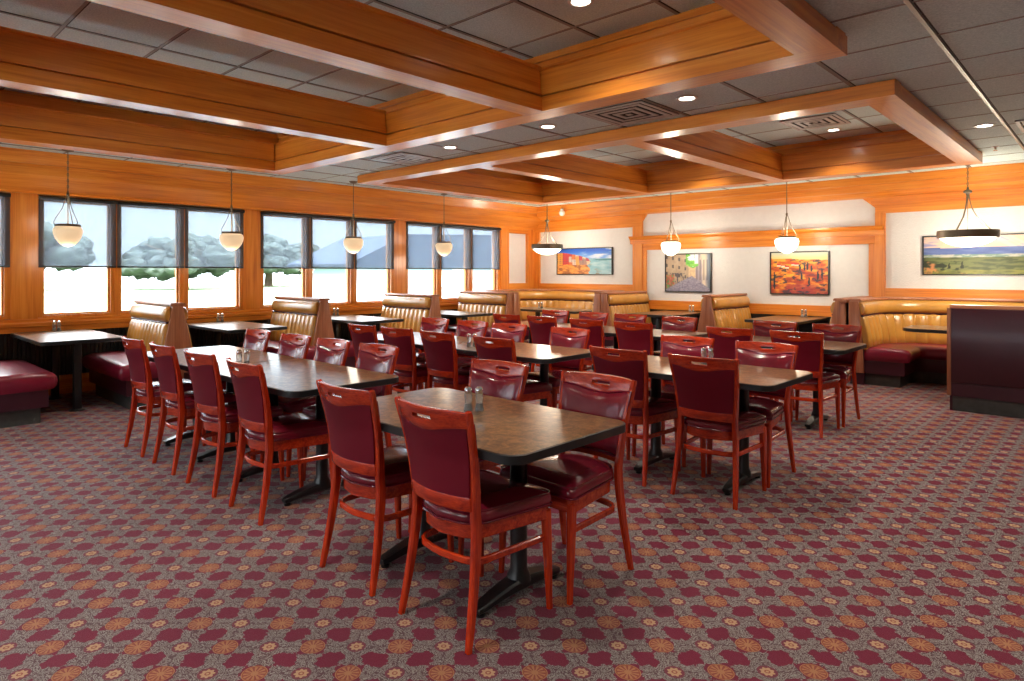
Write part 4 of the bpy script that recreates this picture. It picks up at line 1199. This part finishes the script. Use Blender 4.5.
picture('panoramic print of a green valley under sun rays, on the right bay', -1.99, -.30, 1.385, 1.915, art_valley, 170)

# ================================================================== OUTSIDE
mb = MB(); mb.box(-140, XW - .25, -90, 110, -.5, -.35)
def lawn():
    m, n, b = mat('mown_lawn'); t = n.nodes.new('ShaderNodeTexCoord'); z = n.nodes.new('ShaderNodeTexNoise'); z.inputs['Scale'].default_value = .35; z.inputs['Detail'].default_value = 6
    n.links.new(t.outputs['Object'], z.inputs['Vector']); r = n.nodes.new('ShaderNodeValToRGB'); r.color_ramp.elements[0].color = hx(72, 90, 58); r.color_ramp.elements[1].color = hx(96, 114, 80)
    n.links.new(z.outputs[0], r.inputs[0]); n.links.new(r.outputs[0], b.inputs['Base Color']); b.inputs['Roughness'].default_value = .9; return m
struct(mb.build('ground_lawn', lawn(), smooth=False))
mb = MB(); mb.box(-24, XW - .3, -60, 80, -.36, -.33)
struct(mb.build('ground_parking_lot', simple('pale_concrete', hx(150, 152, 154), .85, noise=.05, nscale=1.5, bump=.1, bscale=20), smooth=False))
mb = MB(); mb.box(XR + .3, 90, -60, 80, -.5, -.35); mb.box(XW - .3, XR + .3, -60, YR - .3, -.5, -.35)  # unseen ground, made pale to bounce light up onto the ceiling
struct(mb.build('ground_bounce', simple('bounce_pavement', hx(205, 203, 198), .85, noise=.06, nscale=1.5), smooth=False))
leafm = simple('tree_foliage', hx(74, 84, 76), .8, noise=.3, nscale=1.4, bump=.6, bscale=2.5)
barkm = simple('tree_bark', hx(104, 88, 72), .9, noise=.2)
def tree(x, y, h, r, label, seed):
    rg = random.Random(seed)
    t = thing('tree', label, 'tree', (x, y, -.36), 0, 'trees beyond the lawn')
    mb = MB(); mb.tube([(0, 0, 0), (.05, .03, h * .25), (-.05, .05, h * .5), (0, 0, h * .72)], [r * .09, r * .07, r * .055, r * .03], 8)
    for k in range(5):
        a = rg.random() * 6.28; mb.tube([(0, 0, h * .35 + k * .05 * h), (math.cos(a) * r * .3, math.sin(a) * r * .3, h * .5 + k * .05 * h), (math.cos(a) * r * .6, math.sin(a) * r * .6, h * .6 + k * .06 * h)], [r * .035, r * .025, r * .01], 6)
    mb.build('trunk', barkm, t)
    mb = MB()
    for k in range(60):
        a = rg.random() * 6.28; rr = r * .86 * math.sqrt(rg.random()); e_ = math.sqrt(max(0, 1 - (rr / r) ** 2)); zz = h * (.38 + .52 * e_ * rg.random()); s = r * (.16 + .12 * rg.random())
        g = bmesh.ops.create_icosphere(mb.bm, subdivisions=3, radius=s)
        for v in g['verts']:
            q = v.co.normalized(); f = .9 + .5 * (noise2(q.x * 4 + k + 9, q.y * 4 + q.z * 3 + 7) - .5) + .5 * (noise2(q.x * 13 + k, q.z * 13 + q.y * 9 + 3) - .5)
            v.co = v.co * f; v.co.z *= .7; v.co += Vector((math.cos(a) * rr, math.sin(a) * rr, zz))
    me = bpy.data.meshes.new('foliage'); mb.bm.to_mesh(me); mb.bm.free(); finish('foliage', me, leafm, t, angle=180)
TP = [(-70, 1, 6.0, 5.6), (-78, 13.6, 7.2, 6.4), (-73, 26.6, 5.6, 6.2), (-80, 39.5, 6.4, 6.4), (-74, 52.2, 5.0, 5.6), (-84, 65, 7.4, 6.6), (-78, 78.4, 6.0, 6.2), (-58, 92, 8, 4.8), (-66, -11, 6, 4.6)]
TL = ['beyond the half-seen left window', 'tall behind the blind of the left full window, left pane', 'round crown behind the left full window, centre pane', 'tallest crown behind the left full window, right pane', 'lower crown left in the middle window', 'crown at the left pane of the middle window', 'crown behind the centre of the middle window', 'crown behind the grey house', 'outside the leftmost window']
for i, (x, y, h, r) in enumerate(TP): tree(x, y, h, r, 'hazy tree %s' % TL[i], 40 + i)
# grey-blue building with a sloping roof across the parking lot
t = thing('outside_building', 'low blue-grey building with a sloping roof outside the window nearest the corner', 'building', (-33, 19, -.36))
bw = simple('pale_blue_siding', hx(150, 168, 186), .7, noise=.05, nscale=.6); rf = simple('blue_slate_roof', hx(36, 54, 76), .7, noise=.1, nscale=.5)
mb = MB(); mb.box(-2.5, 3, .8, 22, 0, 2.3); mb.build('walls', bw, t, smooth=False)
mb = MB(); mb.prism([(0, 2.25), (3.8, 3.95), (19.5, 4.5), (23, 2.25), (23, 2.1), (0, 2.1)], 'x', -3.1, 3.5); mb.build('roof', rf, t, smooth=False)
pw_ = simple('pale_window', hx(200, 212, 222), .3)
for k in range(4):
    mb = MB(); mb.box(2.95, 3.08, 2.0 + k * 4.6, 4.0 + k * 4.6, .9, 1.9); mb.build('window', pw_, t, smooth=False)
mb = MB(); mb.box(2.95, 3.1, 20.2, 21.3, 0, 2.05); mb.build('door', M['white'], t, smooth=False)
